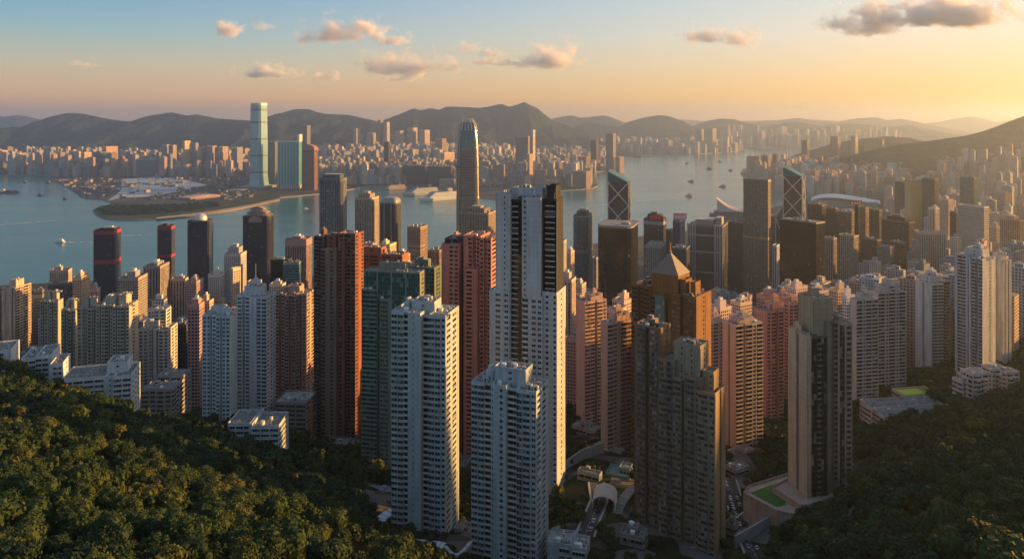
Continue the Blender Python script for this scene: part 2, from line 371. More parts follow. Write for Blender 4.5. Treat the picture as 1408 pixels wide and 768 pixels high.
PARK = land('harbour_park_land', [(128,288),(131,293),(140,298),(160,301),(190,301),(215,300),(260,296),(300,291),(320,288),(345,283),(385,274),(384,268),(340,270),(300,277),(260,283),(215,286),(170,285),(148,282),(138,283)],
   city_ground('park_ground', (0.03, 0.05, 0.02), (0.07, 0.09, 0.04), 0.02), 5.0)
ISL = land('island_shore_land', [(-250,400),(0,392),(120,386),(300,382),(450,378),(560,370),(640,366),(700,362),(770,345),(840,330),(900,322),(960,316),(975,303),(985,300),(1010,297),(1040,292),(1062,285),(1085,278),(1100,272),(1090,266),(1060,262),(1045,256),(1025,246),(1018,238),(1022,232),(1040,229),(1060,224)],
   city_ground('island_city_ground', (0.06, 0.06, 0.055), (0.14, 0.125, 0.11), 0.02), 4.5, back=[(4200, 9000), (6000, 4000), (2500, 1700), (0, 1500), (-2200, 1500)])

# ---------------------------------------------------------------- hills: ridge lines with flanks
def hill_mat(c1, c2, sc_=0.004):
    m, nt, b = newmat('hill_woods')
    geo = nd(nt, 'ShaderNodeNewGeometry')
    n = nd(nt, 'ShaderNodeTexNoise', {'Vector': geo.outputs['Position'], 'Scale': sc_, 'Detail': 9.0, 'Roughness': 0.7})
    r = nd(nt, 'ShaderNodeValToRGB', {0: n.outputs[0]}); e = r.color_ramp.elements
    e[0].position = 0.38; e[0].color = (*c1, 1); e[1].position = 0.68; e[1].color = (*c2, 1)
    nt.links.new(r.outputs[0], b.inputs['Base Color']); b.inputs['Roughness'].default_value = 1; b.inputs['Specular IOR Level'].default_value = 0.1
    n3 = nd(nt, 'ShaderNodeTexNoise', {'Vector': geo.outputs['Position'], 'Scale': sc_*3, 'Detail': 6.0, 'Roughness': 0.6, 'Distortion': 0.5})
    bm = nd(nt, 'ShaderNodeBump', {'Strength': 0.9, 'Distance': 0.22/sc_, 'Height': n3.outputs[0]}); nt.links.new(bm.outputs[0], b.inputs['Normal'])
    return m
HILLM = hill_mat((0.010, 0.020, 0.022), (0.030, 0.040, 0.038))
from mathutils import noise as mnoise
def ridge(name, line, d, foot, width, seed, rough=0.24, mat=None, zfoot=4.0, back=None):
    """line: (px, py) skyline at distance d; flank reaches down to distance foot"""
    rng = random.Random(seed)
    lx = [p[0] for p in line]; pxs = np.linspace(lx[0], lx[-1], int((lx[-1]-lx[0])/2.2)+2)
    pys = np.interp(pxs, lx, [p[1] for p in line])
    # soften corners
    k = np.array([1, 2, 3, 2, 1.0]); k /= k.sum(); pe = np.pad(pys, 2, mode='edge'); pys = np.convolve(pe, k, 'valid')
    rows = np.concatenate([np.linspace(0, 1, 34), 1 + np.linspace(0.06, 1, 10)])
    P = np.zeros((len(rows), len(pxs), 3))
    for j, t in enumerate(rows):
        for i, px in enumerate(pxs):
            x = X(px, d); zc = Z(pys[i], d)
            if t <= 1:
                y = foot + (d-foot)*t; s = t
            else:
                y = d + (t-1)*(back or (d-foot)); s = 2-t
            nz = mnoise.fractal(Vector((x*0.0016+seed*7.1, y*0.0011, seed)), 0.9, 2.1, 6)
            rg = 1-abs(mnoise.fractal(Vector((x*0.0022+seed*3.7, y*0.0006+5, seed*2.0)), 1.0, 2.0, 5))*1.5
            prof = s**1.25
            h = zc*prof + (zc*rough)*(nz*0.9+(rg-0.6)*1.1)*math.sin(math.pi*min(1, max(0, s)))**0.8*1.2
            if abs(t-1) < 1e-6: h = zc + nz*zc*0.012
            P[j, i] = (x if t > 1 else X(px, y) if False else x, y, max(-6, zfoot*(1-s) + h))
    # taper both ends to the ground
    return grid_mesh(name, P, mat or HILLM)
ridge('western_hills', [(-260,176),(-120,168),(0,182),(40,171),(70,160),(95,155),(112,156),(140,162),(165,166),(180,167),(200,160),(235,154),(258,159),(270,157),(300,163),(345,166),(372,161),(392,154),(405,150),(425,150),(436,154),(452,157),(480,158),(500,163),(515,166),(560,182),(600,205)], 9000, 6900, 0, 3)
ridge('northern_peaks', [(440,205),(480,186),(515,170),(535,162),(552,156),(560,152),(569,148.5),(578,152),(592,149),(605,152),(612,147),(640,147),(660,148),(672,146),(690,142),(700,147),(716,142),(721,138.5),(726,143),(738,148),(750,158),(762,167),(775,171),(792,176),(815,184),(850,200)], 9600, 7800, 0, 5, 0.2)
ridge('far_western_hills', [(-300,170),(-60,158),(0,161),(25,158),(42,161),(60,166),(110,178)], 15500, 13500, 0, 8)
ridge('far_northern_hills', [(735,172),(760,163),(785,158.5),(800,162),(818,160),(832,158.5),(845,163),(862,170),(900,180)], 14000, 12000, 0, 9)
ridge('rounded_hill', [(760,190),(795,172),(812,168.5),(835,172),(852,175),(862,168),(885,161.5),(908,158),(922,160),(940,167),(955,175),(975,186),(1000,196)], 11500, 10000, 0, 11, 0.1)
ridge('strait_hills', [(945,176),(970,167),(990,163),(1010,164),(1030,170),(1050,174),(1075,170),(1095,167),(1112,170),(1130,173),(1152,171),(1175,170),(1195,171),(1215,175),(1250,172),(1280,178),(1320,185)], 12500, 11000, 0, 13, 0.1)
ridge('far_strait_hills', [(1020,172),(1050,166),(1072,165),(1098,162),(1120,166),(1150,168),(1175,163),(1204,161),(1222,166),(1238,163),(1258,167),(1290,174),(1340,183)], 16500, 14500, 0, 15, 0.1)
ridge('pale_far_hills', [(700,178),(740,168),(780,165),(860,168),(930,164),(980,167),(1040,166),(1110,164),(1180,168),(1230,164),(1262,170),(1290,168),(1312,163),(1335,160),(1352,163),(1370,168),(1385,165),(1440,168),(1520,172)], 20500, 18500, 0, 17, 0.08)
ridge('wooded_eastern_hills', [(1170,215),(1200,206),(1222,201),(1250,197),(1290,192),(1325,187),(1352,180),(1375,172),(1395,164),(1412,158),(1450,146),(1500,138),(1600,130),(1750,140)], 4700, 3300, 0, 19, 0.14, hill_mat((0.02, 0.027, 0.012), (0.06, 0.056, 0.028), 0.012), zfoot=40)
ridge('low_eastern_hill', [(1120,205),(1150,196),(1190,190),(1222,187),(1250,189),(1280,196),(1330,208)], 6200, 5300, 0, 21, 0.12)
# ---------------------------------------------------------------- haze: one even body of warm air round everything
def haze():
    mb = MB(); hS = 27500
    mb.box(-hS, hS, -3500, hS, -3, 735, bottom=True)
    m = bpy.data.materials.new('haze_air'); m.use_nodes = True; nt = m.node_tree; nt.nodes.clear()
    out = nt.nodes.new('ShaderNodeOutputMaterial')
    v = nd(nt, 'ShaderNodeVolumePrincipled', {'Color': (0.66, 0.79, 1.0, 1), 'Density': HAZE_D, 'Anisotropy': 0.70})
    nt.links.new(v.outputs[0], out.inputs['Volume'])
    o = mb.build('haze', m); tag(o, kind='stuff')
HAZE_D = 6.0e-5
haze()
# ---------------------------------------------------------------- clouds: small fair-weather puffs beyond the haze
def cloud(px, py, w, h, seed, label, dens=1.0, tilt=0.0, d=15000.0, thick=None):
    bpy_me = MB(); n1, n2 = 14, 8
    for j in range(n2):
        for i in range(n1):
            def s(a, b):
                th, ph = 2*math.pi*a/n1, -math.pi/2+math.pi*b/n2
                return (math.cos(ph)*math.cos(th), math.cos(ph)*math.sin(th), math.sin(ph))
            bpy_me.quad(s(i, j), s(i+1, j), s(i+1, j+1), s(i, j+1))
    m = bpy.data.materials.new('cloud_vapour'); m.use_nodes = True; nt = m.node_tree; nt.nodes.clear()
    out = nt.nodes.new('ShaderNodeOutputMaterial')
    tc = nd(nt, 'ShaderNodeTexCoord'); sp = nd(nt, 'ShaderNodeSeparateXYZ', {0: tc.outputs['Object']})
    # flat base: the underside of the ball is squashed
    zz = mth(nt, 'ADD', sp.outputs[2], 0.35)
    neg = mth(nt, 'MULTIPLY', mth(nt, 'MINIMUM', zz, 0.0), 2.4); pos = mth(nt, 'MULTIPLY', mth(nt, 'MAXIMUM', zz, 0.0), 0.95)
    z2 = mth(nt, 'ADD', neg, pos)
    v3 = nd(nt, 'ShaderNodeCombineXYZ', {0: sp.outputs[0], 1: sp.outputs[1], 2: z2})
    ln = nd(nt, 'ShaderNodeVectorMath', {0: v3.outputs[0]}, operation='LENGTH')
    asp = w/max(h, 1)
    mp = nd(nt, 'ShaderNodeMapping', {0: tc.outputs['Object'], 1: (seed*3.3, seed*1.7, seed*0.9), 3: (asp*0.62, 1.3, 1.15)})
    n = nd(nt, 'ShaderNodeTexNoise', {'Vector': mp.outputs[0], 'Scale': 1.15, 'Detail': 6.0, 'Roughness': 0.62})
    a = mth(nt, 'SUBTRACT', mth(nt, 'MULTIPLY_ADD', n.outputs[0], 3.1, -0.86), mth(nt, 'MULTIPLY', ln.outputs['Value'], 1.12))
    dn = nd(nt, 'ShaderNodeMapRange', {0: a, 1: 0.0, 2: 0.55, 3: 0.0, 4: 0.018*dens})
    v = nd(nt, 'ShaderNodeVolumePrincipled', {'Color': (1.0, 0.98, 0.97, 1), 'Density': dn.outputs[0], 'Anisotropy': 0.0})
    nt.links.new(v.outputs[0], out.inputs['Volume'])
    o = bpy_me.build('cloud', m)
    o.location = (X(px, d), d, Z(py, d)); k = d/F
    o.scale = (w*0.98*k, (thick or max(h*1.1, w*0.3))*0.55*k, h*1.4*k); o.rotation_euler = (0, R(tilt), 0)
    tag(o, label, 'cloud', 'small evening clouds')
for a in (
 (315,37,40,18,1,'small pink cloud high over the dark hills left of the glass skyscraper'),
 (362,34,26,9,2,'faint wisp of pink cloud beside a small pink cloud in the blue sky', 0.5),
 (476,38,86,26,3,'large pink cloud with a grey western end high over the middle hills'),
 (542,50,34,15,4,'little round pink cloud just below the large pink cloud', 0.8),
 (368,95,66,15,5,'low flat pink cloud above the tall glass skyscraper'),
 (450,102,34,10,6,'small low pink puff right of the flat pink cloud'),
 (554,82,100,25,7,'long pink cloud with a grey shaded western end over the mountains'),
 (550,106,44,8,8,'thin streak of cloud under the long pink cloud', 0.8),
 (642,63,34,10,9,'faint small cloud left of a puffy orange cloud', 0.7),
 (680,71,34,11,10,'small greyish cloud between faint wisps near the puffy orange cloud', 0.8),
 (684,84,66,8,11,'thin flat wisp of cloud below the greyish cloud', 0.6),
 (757,70,70,30,12,'puffy rounded orange cloud above the jagged mountain peaks'),
 (966,44,52,20,13,'pale orange cloud with a thin western tail in the yellow sky', 0.8),
 (1016,47,42,22,14,'pale orange cloud drooping at its eastern end', 0.7),
 (1150,24,46,20,15,'small bright cloud at the western edge of the big dark cloud', 0.8),
 (1196,28,70,24,16,'bright ragged cloud touching the big dark cloud', 0.8),
 (1295,12,190,30,17,'big dark grey cloud with a glowing golden lower edge', 1.1),
 (112,88,34,7,18,'tiny grey streak of cloud over the western hills', 0.5),
): cloud(*a)
# ---------------------------------------------------------------- towers: placing and facades
FOOT = []                                             # occupied footprints (centre, radius) so that trees keep off
def place(xa, xc, xb, d, rel, depth=None):
    """corner nearest to us at column xc and distance d; left wall reaches column xa, right wall column xb.
    rel: how far (degrees) the left-hand wall is turned away from facing us"""
    a, c, b = (xa-CX)/F, (xc-CX)/F, (xb-CX)/F
    th = math.atan(c) + R(rel); Xc = c*d
    W = (Xc-a*d)/(math.cos(th)+a*math.sin(th)) if xa < xc else None
    D = (b*d-Xc)/(math.sin(th)-b*math.cos(th)) if xb > xc else None
    if W is None: W = depth or 24.0
    if D is None: D = depth or 24.0
    if depth: D = min(D, depth) if xb <= xc else D
    u, v = Vector((math.cos(th), -math.sin(th), 0)), Vector((math.sin(th), math.cos(th), 0))
    ctr = Vector((Xc, d, 0)) - u*W/2 + v*D/2
    return ctr, -th, W, D, u, v
def cols_of(spec):
    out = []
    for t in spec.split():
        out.append((t[0], float(t[1:]) if len(t) > 1 else 1.0))
    s = sum(w for _, w in out); return [(c, w/s) for c, w in out]
WIN = {'w': (0.64, 0.85, 2.4), 'W': (0.84, 0.85, 2.45), 's': (0.34, 1.0, 2.3), 'l': (0.82, 0.3, 2.6)}
RND = random.Random(77)
class Wing:
    def __init__(s): s.w = MB(); s.g = []; s.t = MB()
def facade_cols(wg, p0, p1, z0, z1, fh, spec, rec=0.3):
    """columns of windows (w W s l), balconies (b), dark slots (d), curtain glass (g G), bare wall (_), fins (v)"""
    dx, dy = p1[0]-p0[0], p1[1]-p0[1]; L = math.hypot(dx, dy); tx, ty = dx/L, dy/L; nx, ny = ty, -tx
    def P(u, z, o=0.0): return (p0[0]+tx*u+nx*o, p0[1]+ty*u+ny*o, z)
    W = wg.w; T = wg.t
    def rect(B, ua, ub, za, zb, o=0.0, m=0): B.quad(P(ua,za,o), P(ub,za,o), P(ub,zb,o), P(ua,zb,o), m)
    nf = max(1, int((z1-z0-1.2)/fh)); ztop = z1-1.2
    u = 0.0
    for ch, fr in cols_of(spec):
        ua, ub = u, u+fr*L; u = ub; cw = ub-ua
        if ch == '_':
            rect(W, ua, ub, z0, z1)
            if cw > 1.6: T_box(T, P, ua+.25, ua+.4, z0, z1-1.5, 0, .16)
            continue
        if ch == 'v':
            rect(W, ua, ub, z0, z1+.4, .45)
            W.quad(P(ua,z0,0), P(ua,z0,.45), P(ua,z1+.4,.45), P(ua,z1+.4,0)); W.quad(P(ub,z0,.45), P(ub,z0,0), P(ub,z1+.4,0), P(ub,z1+.4,.45))
            W.quad(P(ua,z1+.4,.45), P(ub,z1+.4,.45), P(ub,z1+.4,0), P(ua,z1+.4,0)); continue
        zb0 = ztop-nf*fh
        if ch in 'Wl':                                  # bay windows standing out of the wall
            k, s0, s1 = WIN[ch]; ww = cw*k; wa, wb = (ua+ub-ww)/2, (ua+ub+ww)/2; o2 = .5
            rect(W, ua, ub, z0, z1)
            for f in range(nf):
                za, zb = zb0+f*fh+s0, zb0+f*fh+s1
                T_box(W, P, wa, wb, za-.35, za, 0, o2); T_box(W, P, wa, wb, zb, zb+.2, 0, o2+.1)
                npan = max(1, round(ww/1.5))
                for q in range(npan):
                    qa, qb = wa+(wb-wa)*q/npan+.04, wa+(wb-wa)*(q+1)/npan-.04
                    wg.g.append((P(qa,za,o2-.06), P(qb,za,o2-.06), P(qb,zb,o2-.06), P(qa,zb,o2-.06)))
                for q in range(npan+1):
                    c0 = wa+(wb-wa)*q/npan; rect(T, c0-.05, c0+.05, za, zb, o2-.03)
                wg.g.append((P(wb,za,o2-.06), P(wb,za,.02), P(wb,zb,.02), P(wb,zb,o2-.06))); wg.g.append((P(wa,za,.02), P(wa,za,o2-.06), P(wa,zb,o2-.06), P(wa,zb,.02)))
                if RND.random() < .3: T_box(T, P, wb-.9, wb-.15, za-1.05, za-.45, 0, .5)
            continue
        if ch == 'k':                                   # a dark shaft crossed by short pale slabs
            dep = 1.2
            W.quad(P(ua,z0), P(ua,z0,-dep), P(ua,z1,-dep), P(ua,z1)); W.quad(P(ub,z0,-dep), P(ub,z0), P(ub,z1), P(ub,z1,-dep)); rect(W, ua, ub, z0, zb0, -dep)
            for f in range(nf):
                zf = zb0+f*fh; wg.g.append((P(ua,zf,-dep), P(ub,zf,-dep), P(ub,zf+fh-.1,-dep), P(ua,zf+fh-.1,-dep)))
                T_box(T, P, ua+cw*.14, ub-cw*.1, zf+.1, zf+.55, -dep, .25)
            continue
        if ch in 'ws':
            k, s0, s1 = WIN[ch]; ww = min(cw*k, 2.6 if ch == 's' else 99); wa, wb = (ua+ub-ww)/2, (ua+ub+ww)/2
            rect(W, ua, wa, z0, z1); rect(W, wb, ub, z0, z1)
            zp = z0
            for f in range(nf):
                za, zb = zb0+f*fh+s0, zb0+f*fh+s1
                rect(W, wa, wb, zp, za); zp = zb
                W.quad(P(wa,za), P(wb,za), P(wb,za,-rec), P(wa,za,-rec)); W.quad(P(wa,zb,-rec), P(wb,zb,-rec), P(wb,zb), P(wa,zb))
                W.quad(P(wa,za), P(wa,za,-rec), P(wa,zb,-rec), P(wa,zb)); W.quad(P(wb,za,-rec), P(wb,za), P(wb,zb), P(wb,zb,-rec))
                npan = 2 if ww > 1.7 else 1
                for q in range(npan):
                    qa, qb = wa+(wb-wa)*q/npan+(.05 if q else 0), wa+(wb-wa)*(q+1)/npan
                    wg.g.append((P(qa,za,-rec), P(qb,za,-rec), P(qb,zb,-rec), P(qa,zb,-rec)))
                if npan == 2: rect(T, (wa+wb)/2-.03, (wa+wb)/2+.06, za, zb, -rec+.04)
                if cw > 1.6:                                # air conditioners, canopies and drying racks under some windows
                    q = RND.random()
                    if q < .22: c0 = wa+RND.uniform(0, max(.1, ww-.8)); T_box(T, P, c0, c0+.75, za-.65, za-.1, 0.0, .5)
                    elif q < .32: T_box(T, P, wa-.1, wb+.1, zb+.05, zb+.17, 0, .65)
                    elif q < .40: T_box(T, P, wa, wb, za-.3, za-.22, 0, .7)
            rect(W, wa, wb, zp, z1)
        elif ch == 'b':
            dep = 1.0; ua2, ub2 = ua+.1, ub-.1
            rect(W, ua, ua2, z0, z1); rect(W, ub2, ub, z0, z1)
            W.quad(P(ua2,z0), P(ua2,z0,-dep), P(ua2,z1,-dep), P(ua2,z1)); W.quad(P(ub2,z0,-dep), P(ub2,z0), P(ub2,z1), P(ub2,z1,-dep))
            rect(W, ua2, ub2, z0, zb0, -dep); rect(W, ua2, ub2, ztop, z1, 0)
            W.quad(P(ua2,ztop,-dep), P(ub2,ztop,-dep), P(ub2,ztop), P(ua2,ztop))
            for f in range(nf):
                zf = zb0+f*fh
                rect(W, ua2, ub2, zf+2.45, zf+fh, -dep); rect(W, ua2, ub2, zf, zf+.2, -dep)
                h2 = (ua2+ub2)/2
                wg.g.append((P(ua2,zf+.2,-dep), P(h2-.06,zf+.2,-dep), P(h2-.06,zf+2.45,-dep), P(ua2,zf+2.45,-dep)))
                wg.g.append((P(h2+.06,zf+.2,-dep), P(ub2,zf+.2,-dep), P(ub2,zf+2.45,-dep), P(h2+.06,zf+2.45,-dep)))
                rect(W, h2-.06, h2+.06, zf+.2, zf+2.45, -dep)
                T_box(T, P, ua2+.02, ub2-.02, zf-.15, zf+.05, -dep+.01, .7); T_box(T, P, ua2+.02, ub2-.02, zf+.05, zf+1.05, .55, .7)
        elif ch == 'd':
            dep = 2.2
            W.quad(P(ua,z0), P(ua,z0,-dep), P(ua,z1,-dep), P(ua,z1)); W.quad(P(ub,z0,-dep), P(ub,z0), P(ub,z1), P(ub,z1,-dep))
            ww = cw*.5; wa, wb = (ua+ub-ww)/2, (ua+ub+ww)/2
            rect(W, ua, wa, z0, z1, -dep); rect(W, wb, ub, z0, z1, -dep); zp = z0
            for f in range(nf):
                za, zb = zb0+f*fh+1.0, zb0+f*fh+2.2
                rect(W, wa, wb, zp, za, -dep); zp = zb
                wg.g.append((P(wa,za,-dep), P(wb,za,-dep), P(wb,zb,-dep), P(wa,zb,-dep)))
            rect(W, wa, wb, zp, z1, -dep)
        elif ch in 'gG':
            sb = .75 if ch == 'g' else .12; n = max(1, round(cw/1.5)); pw = cw/n
            rect(W, ua, ub, z0, zb0); rect(W, ua, ub, ztop, z1)
            for f in range(nf):
                zf = zb0+f*fh; rect(W, ua, ub, zf, zf+sb, .03 if ch == 'g' else .05)
                for q in range(n):
                    wg.g.append((P(ua+q*pw+.04,zf+sb,-.06), P(ua+(q+1)*pw-.04,zf+sb,-.06), P(ua+(q+1)*pw-.04,zf+fh,-.06), P(ua+q*pw+.04,zf+fh,-.06)))
            for q in range(n+1): rect(W, ua+q*pw-.05, ua+q*pw+.05, zb0, ztop, 0)
    return
def T_box(B, P, ua, ub, za, zb, oa, ob):
    p = lambda u, z, o: P(u, z, o)
    B.quad(p(ua,za,ob), p(ub,za,ob), p(ub,zb,ob), p(ua,zb,ob)); B.quad(p(ua,zb,ob), p(ub,zb,ob), p(ub,zb,oa), p(ua,zb,oa))
    B.quad(p(ua,za,oa), p(ub,za,oa), p(ub,za,ob), p(ua,za,ob))
    B.quad(p(ua,za,oa), p(ua,za,ob), p(ua,zb,ob), p(ua,zb,oa)); B.quad(p(ub,za,ob), p(ub,za,oa), p(ub,zb,oa), p(ub,zb,ob))
    B.quad(p(ub,za,oa), p(ua,za,oa), p(ua,zb,oa), p(ub,zb,oa))

def wing_mesh(root, ctr, rz, W, D, x0, x1, y0, y1, z0, z1, fh, front, right, left, wm, gm, tm, roofm, budget, name='wing', rec=.3, parapet=True):
    """one rectangular wing of a tower: wall mesh > windows, trim, roof"""
    wg = Wing(); X0, X1 = (x0-.5)*W, (x1-.5)*W; Y0, Y1 = (y0-.5)*D, (y1-.5)*D
    M = Matrix.Translation(root.location) @ Matrix.Rotation(rz, 4, 'Z')
    for p0, p1, spec in (((X0,Y0),(X1,Y0),front), ((X1,Y0),(X1,Y1),right), ((X1,Y1),(X0,Y1),'_'), ((X0,Y1),(X0,Y0),left)):
        mid = M @ Vector(((p0[0]+p1[0])/2, (p0[1]+p1[1])/2, 0))
        dx, dy = p1[0]-p0[0], p1[1]-p0[1]; n = (M.to_3x3() @ Vector((dy, -dx, 0))).normalized()
        if n.dot((Vector((0,0,0))-mid).normalized()) < -0.30: spec = '_'
        facade_cols(wg, p0, p1, z0, z1, fh, spec or '_', rec)
    if parapet:                                         # parapet inside faces, coping and roof deck
        t = .35
        zr = z1-1.15
        for a, b, c, d in (((X0,Y0),(X1,Y0),(X1-t,Y0+t),(X0+t,Y0+t)), ((X1,Y0),(X1,Y1),(X1-t,Y1-t),(X1-t,Y0+t)), ((X1,Y1),(X0,Y1),(X0+t,Y1-t),(X1-t,Y1-t)), ((X0,Y1),(X0,Y0),(X0+t,Y0+t),(X0+t,Y1-t))):
            wg.w.quad((*a,z1), (*b,z1), (*c,z1), (*d,z1)); wg.w.quad((*d,z1), (*c,z1), (*c,zr), (*d,zr))
        wg.w.quad((X0+t,Y0+t,zr), (X1-t,Y0+t,zr), (X1-t,Y1-t,zr), (X0+t,Y1-t,zr), 1)
    else: wg.w.quad((X0,Y0,z1), (X1,Y0,z1), (X1,Y1,z1), (X0,Y1,z1), 1)
    o = wg.w.build(name, [wm, roofm], root)
    if wg.t.v: tag(wg.t.build('balconies' if 'b' in (front+right+left) else 'window_frames', tm, o), kind='stuff')
    panes = wg.g
    if panes:
        if budget and budget[0] > 0:
            Mi = M
            def size(p):
                q = [Mi @ Vector(v) for v in p]
                if q[0].y < 5: return 0
                s = [(CX+F*v.x/v.y, HY+F*(CAMZ-v.z)/v.y) for v in q]
                if not (-5 < s[0][0] < 1413 and s[2][1] < 772): return 0
                return abs(sum(s[i][0]*s[(i+1)%4][1]-s[(i+1)%4][0]*s[i][1] for i in range(4)))
            order = sorted(panes, key=size, reverse=True); k = min(budget[0], budget[1], len(order)); budget[0] -= k
            shared = {}
            for p in order[:k]:
                a = Vector(p[0]); key = tuple(round(c, 2) for v in p for c in (Vector(v)-a))
                if key not in shared:
                    me = bpy.data.meshes.new('window'); me.from_pydata([tuple(Vector(v)-a) for v in p], [], [(0,1,2,3)]); me.materials.append(gm); shared[key] = me
                w = bpy.data.objects.new('window', shared[key]); w.location = a; link(w, o)
            panes = order[k:]
        if panes:
            g = MB()
            for p in panes: g.quad(*p)
            tag(g.build('windows', gm, o), kind='stuff')
    return o
def roof_kit(root, x0, x1, y0, y1, z, seed, wm, n=3, house=True, hh=None, mast=False):
    """what stands on a roof: lift house, water tanks, pipes, air handlers; each a part of the tower"""
    r = random.Random(seed); w, d = x1-x0, y1-y0; cx, cy_ = (x0+x1)/2, (y0+y1)/2
    if house:
        hw, hd, h = w*r.uniform(.3,.45), d*r.uniform(.35,.5), hh or r.uniform(3.5,6)
        hx = cx+w*r.uniform(-.12,.12)-hw/2; hy = cy_+d*r.uniform(-.05,.15)-hd/2
        m = MB(); m.box(hx, hx+hw, hy, hy+hd, z, z+h, 0, mt=1); m.box(hx+hw*.15, hx+hw*.6, hy+hd*.2, hy+hd*.7, z+h, z+h+1.6, 0, mt=1)
        m.box(hx+hw*.4, hx+hw*.55, hy-.02, hy+.2, z, z+2.2, 2)
        m.build('lift_house', [wm, ROOFP, DARK], root)
    for k in range(n):
        kind = r.choice('tapav'); x, y = x0+w*r.uniform(.08,.85), y0+d*r.uniform(.06,.3 if k % 2 else .85); m = MB()
        if kind == 't':
            rr = r.uniform(.9,1.5); m.cyl(x, y, rr, z, z+r.uniform(1.8,2.6), 10); m.build('water_tank', [WHITE if r.random() < .6 else STEEL], root)
        elif kind == 'p':
            L = w*.3
            for q in range(3): m.box(x-L/2, x+L/2, y+q*.45, y+q*.45+.2, z+.5, z+.7, bottom=True)
            for q in range(3): m.box(x-L/2+L*.45*q, x-L/2+L*.45*q+.2, y-.05, y+1.2, z, z+.5)
            m.build('pipe_run', [STEEL], root)
        elif kind == 'a':
            for q in range(3): m.box(x+q*1.6, x+q*1.6+1.2, y, y+1.0, z, z+1.3); m.cyl(x+q*1.6+.6, y+.5, .4, z+1.3, z+1.45, 8)
            m.build('air_handler', [CONC], root)
        else:
            m.box(x, x+2.4, y, y+2.0, z, z+2.4, 0, mt=1); m.box(x+.8, x+1.6, y-.03, y+.1, z, z+1.9, 2); m.build('stair_house', [wm, ROOFP, DARK], root)
    m = MB()
    for k in range(int(6+w*d*.09)):
        x, y = x0+w*r.random(), y0+d*r.random(); a, b, h = r.uniform(.3,1.6), r.uniform(.3,1.4), r.uniform(.3,1.5); m.box(x, min(x+a, x1), y, min(y+b, y1), z, z+h)
    for k in range(3):
        y = y0+d*r.random(); m.box(x0+w*.1, x1-w*.1*r.random(), y, y+.18, z+.25, z+.43); x = x0+w*r.random(); m.box(x, x+.15, y0, y1, z+.2, z+.38)
    for k in range(2): x, y = x0+w*r.random(), y0+d*r.random(); m.bar((x,y,z),(x,y,z+r.uniform(2,5)),.14)
    tag(m.build('roof_clutter', [r.choice([CONC, ROOFP, STEEL])], root), kind='stuff')
    if mast:
        m = MB(); m.bar((cx,cy_,z), (cx,cy_,z+9), .25); m.build('antenna', [STEEL], root)

def tower(name, cat, label, xa, xc, xb, ytop, d, rel, wings, wallc, fh=3.0, gm=None, trimc=None, roofm=None, depth=None, group=None, windows=0, kit=3, below=4.0, mast=False, wallm=None, house=True):
    """wings: (x0,x1,y0,y1, top in metres above the main top, front, right, left[, wall colour, glass])"""
    ctr, rz, W, D, u, v = place(xa, xc, xb, d, rel, depth)
    zt = Z(ytop, d); zb = min(gz(*(ctr+u*a*W/2+v*b*D/2).xy) for a in (-1,1) for b in (-1,1)) - below
    zb = max(zb, -2.0)
    root = empty(name, (ctr.x, ctr.y, zb), rz); tag(root, label, cat, group)
    FOOT.append((ctr.x, ctr.y, math.hypot(W, D)/2*0.82+2))
    wm = wallm or wall(wallc); tm = wall(trimc) if trimc else wm; gm = gm or GLASS; h = zt-zb
    bud = [windows, max(10, windows//2)] if windows else None
    for k, wgv in enumerate(wings):
        x0, x1, y0, y1, dz, fr, ri, le = wgv[:8]
        wc = wall(wgv[8]) if len(wgv) > 8 and wgv[8] else wm; g2 = wgv[9] if len(wgv) > 9 and wgv[9] else gm
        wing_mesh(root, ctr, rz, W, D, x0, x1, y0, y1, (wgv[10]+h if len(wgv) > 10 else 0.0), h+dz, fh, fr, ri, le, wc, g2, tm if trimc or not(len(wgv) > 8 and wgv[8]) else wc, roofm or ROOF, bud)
        if kit and wgv[1]-wgv[0] > .2: roof_kit(root, (x0-.5)*W+.8, (x1-.5)*W-.8, (y0-.5)*D+.8, (y1-.5)*D-.8, h+dz-1.15, hash((xa, k)) % 9999 + k, wc, kit, house and (k == 0 or x1-x0 > .5), mast=mast and k == 0)
    return root, W, D, h

FM = {  # wall patterns for the middle distance
 'flat': dict(fh=3.0, bw=3.0, wu=.66, wv=.52, glasscol=(.02,.024,.03), bright=.15), 'grid': dict(fh=3.6, bw=3.0, wu=.72, wv=.60), 'band': dict(fh=3.4, bw=40., wu=1.1, wv=.46),
 'stripe': dict(fh=3.4, bw=3.6, wu=.5, wv=.93), 'dark': dict(fh=3.6, bw=1.6, wu=.88, wv=.80, glasscol=(.016,.017,.02), bright=.04),
 'black': dict(fh=4.0, bw=1.6, wu=.94, wv=.93, glasscol=(.006,.006,.007), bright=.01), 'sea': dict(fh=3.6, bw=1.8, wu=.94, wv=.86, glasscol=(.05,.30,.33), bright=.1, shine=.6), 'navy': dict(fh=3.8, bw=1.6, wu=.92, wv=.84, glasscol=(.018,.024,.042), bright=.03, shine=.8),
 'teal': dict(fh=3.6, bw=1.8, wu=.92, wv=.8, glasscol=(.015,.075,.085), bright=.15),
 'blue': dict(fh=3.6, bw=1.8, wu=.92, wv=.8, glasscol=(.02,.04,.065), bright=.12), 'fine': dict(fh=3.0, bw=2.6, wu=.62, wv=.55, glasscol=(.02,.024,.03), bright=.15), 'louvre': dict(fh=3.4, bw=90., wu=1.1, wv=.55, glasscol=(.10,.09,.085), bright=.0),
 'gold': dict(fh=3.6, bw=1.8, wu=.93, wv=.9, glasscol=(.55,.36,.13), bright=.05, shine=.9)}  # gold pattern: the glow of sunlit glass is put into the glass colour
def fmat(k): return facade(**FM[k])
def rect(W, D): return [(-W/2,-D/2),(W/2,-D/2),(W/2,D/2),(-W/2,D/2)]
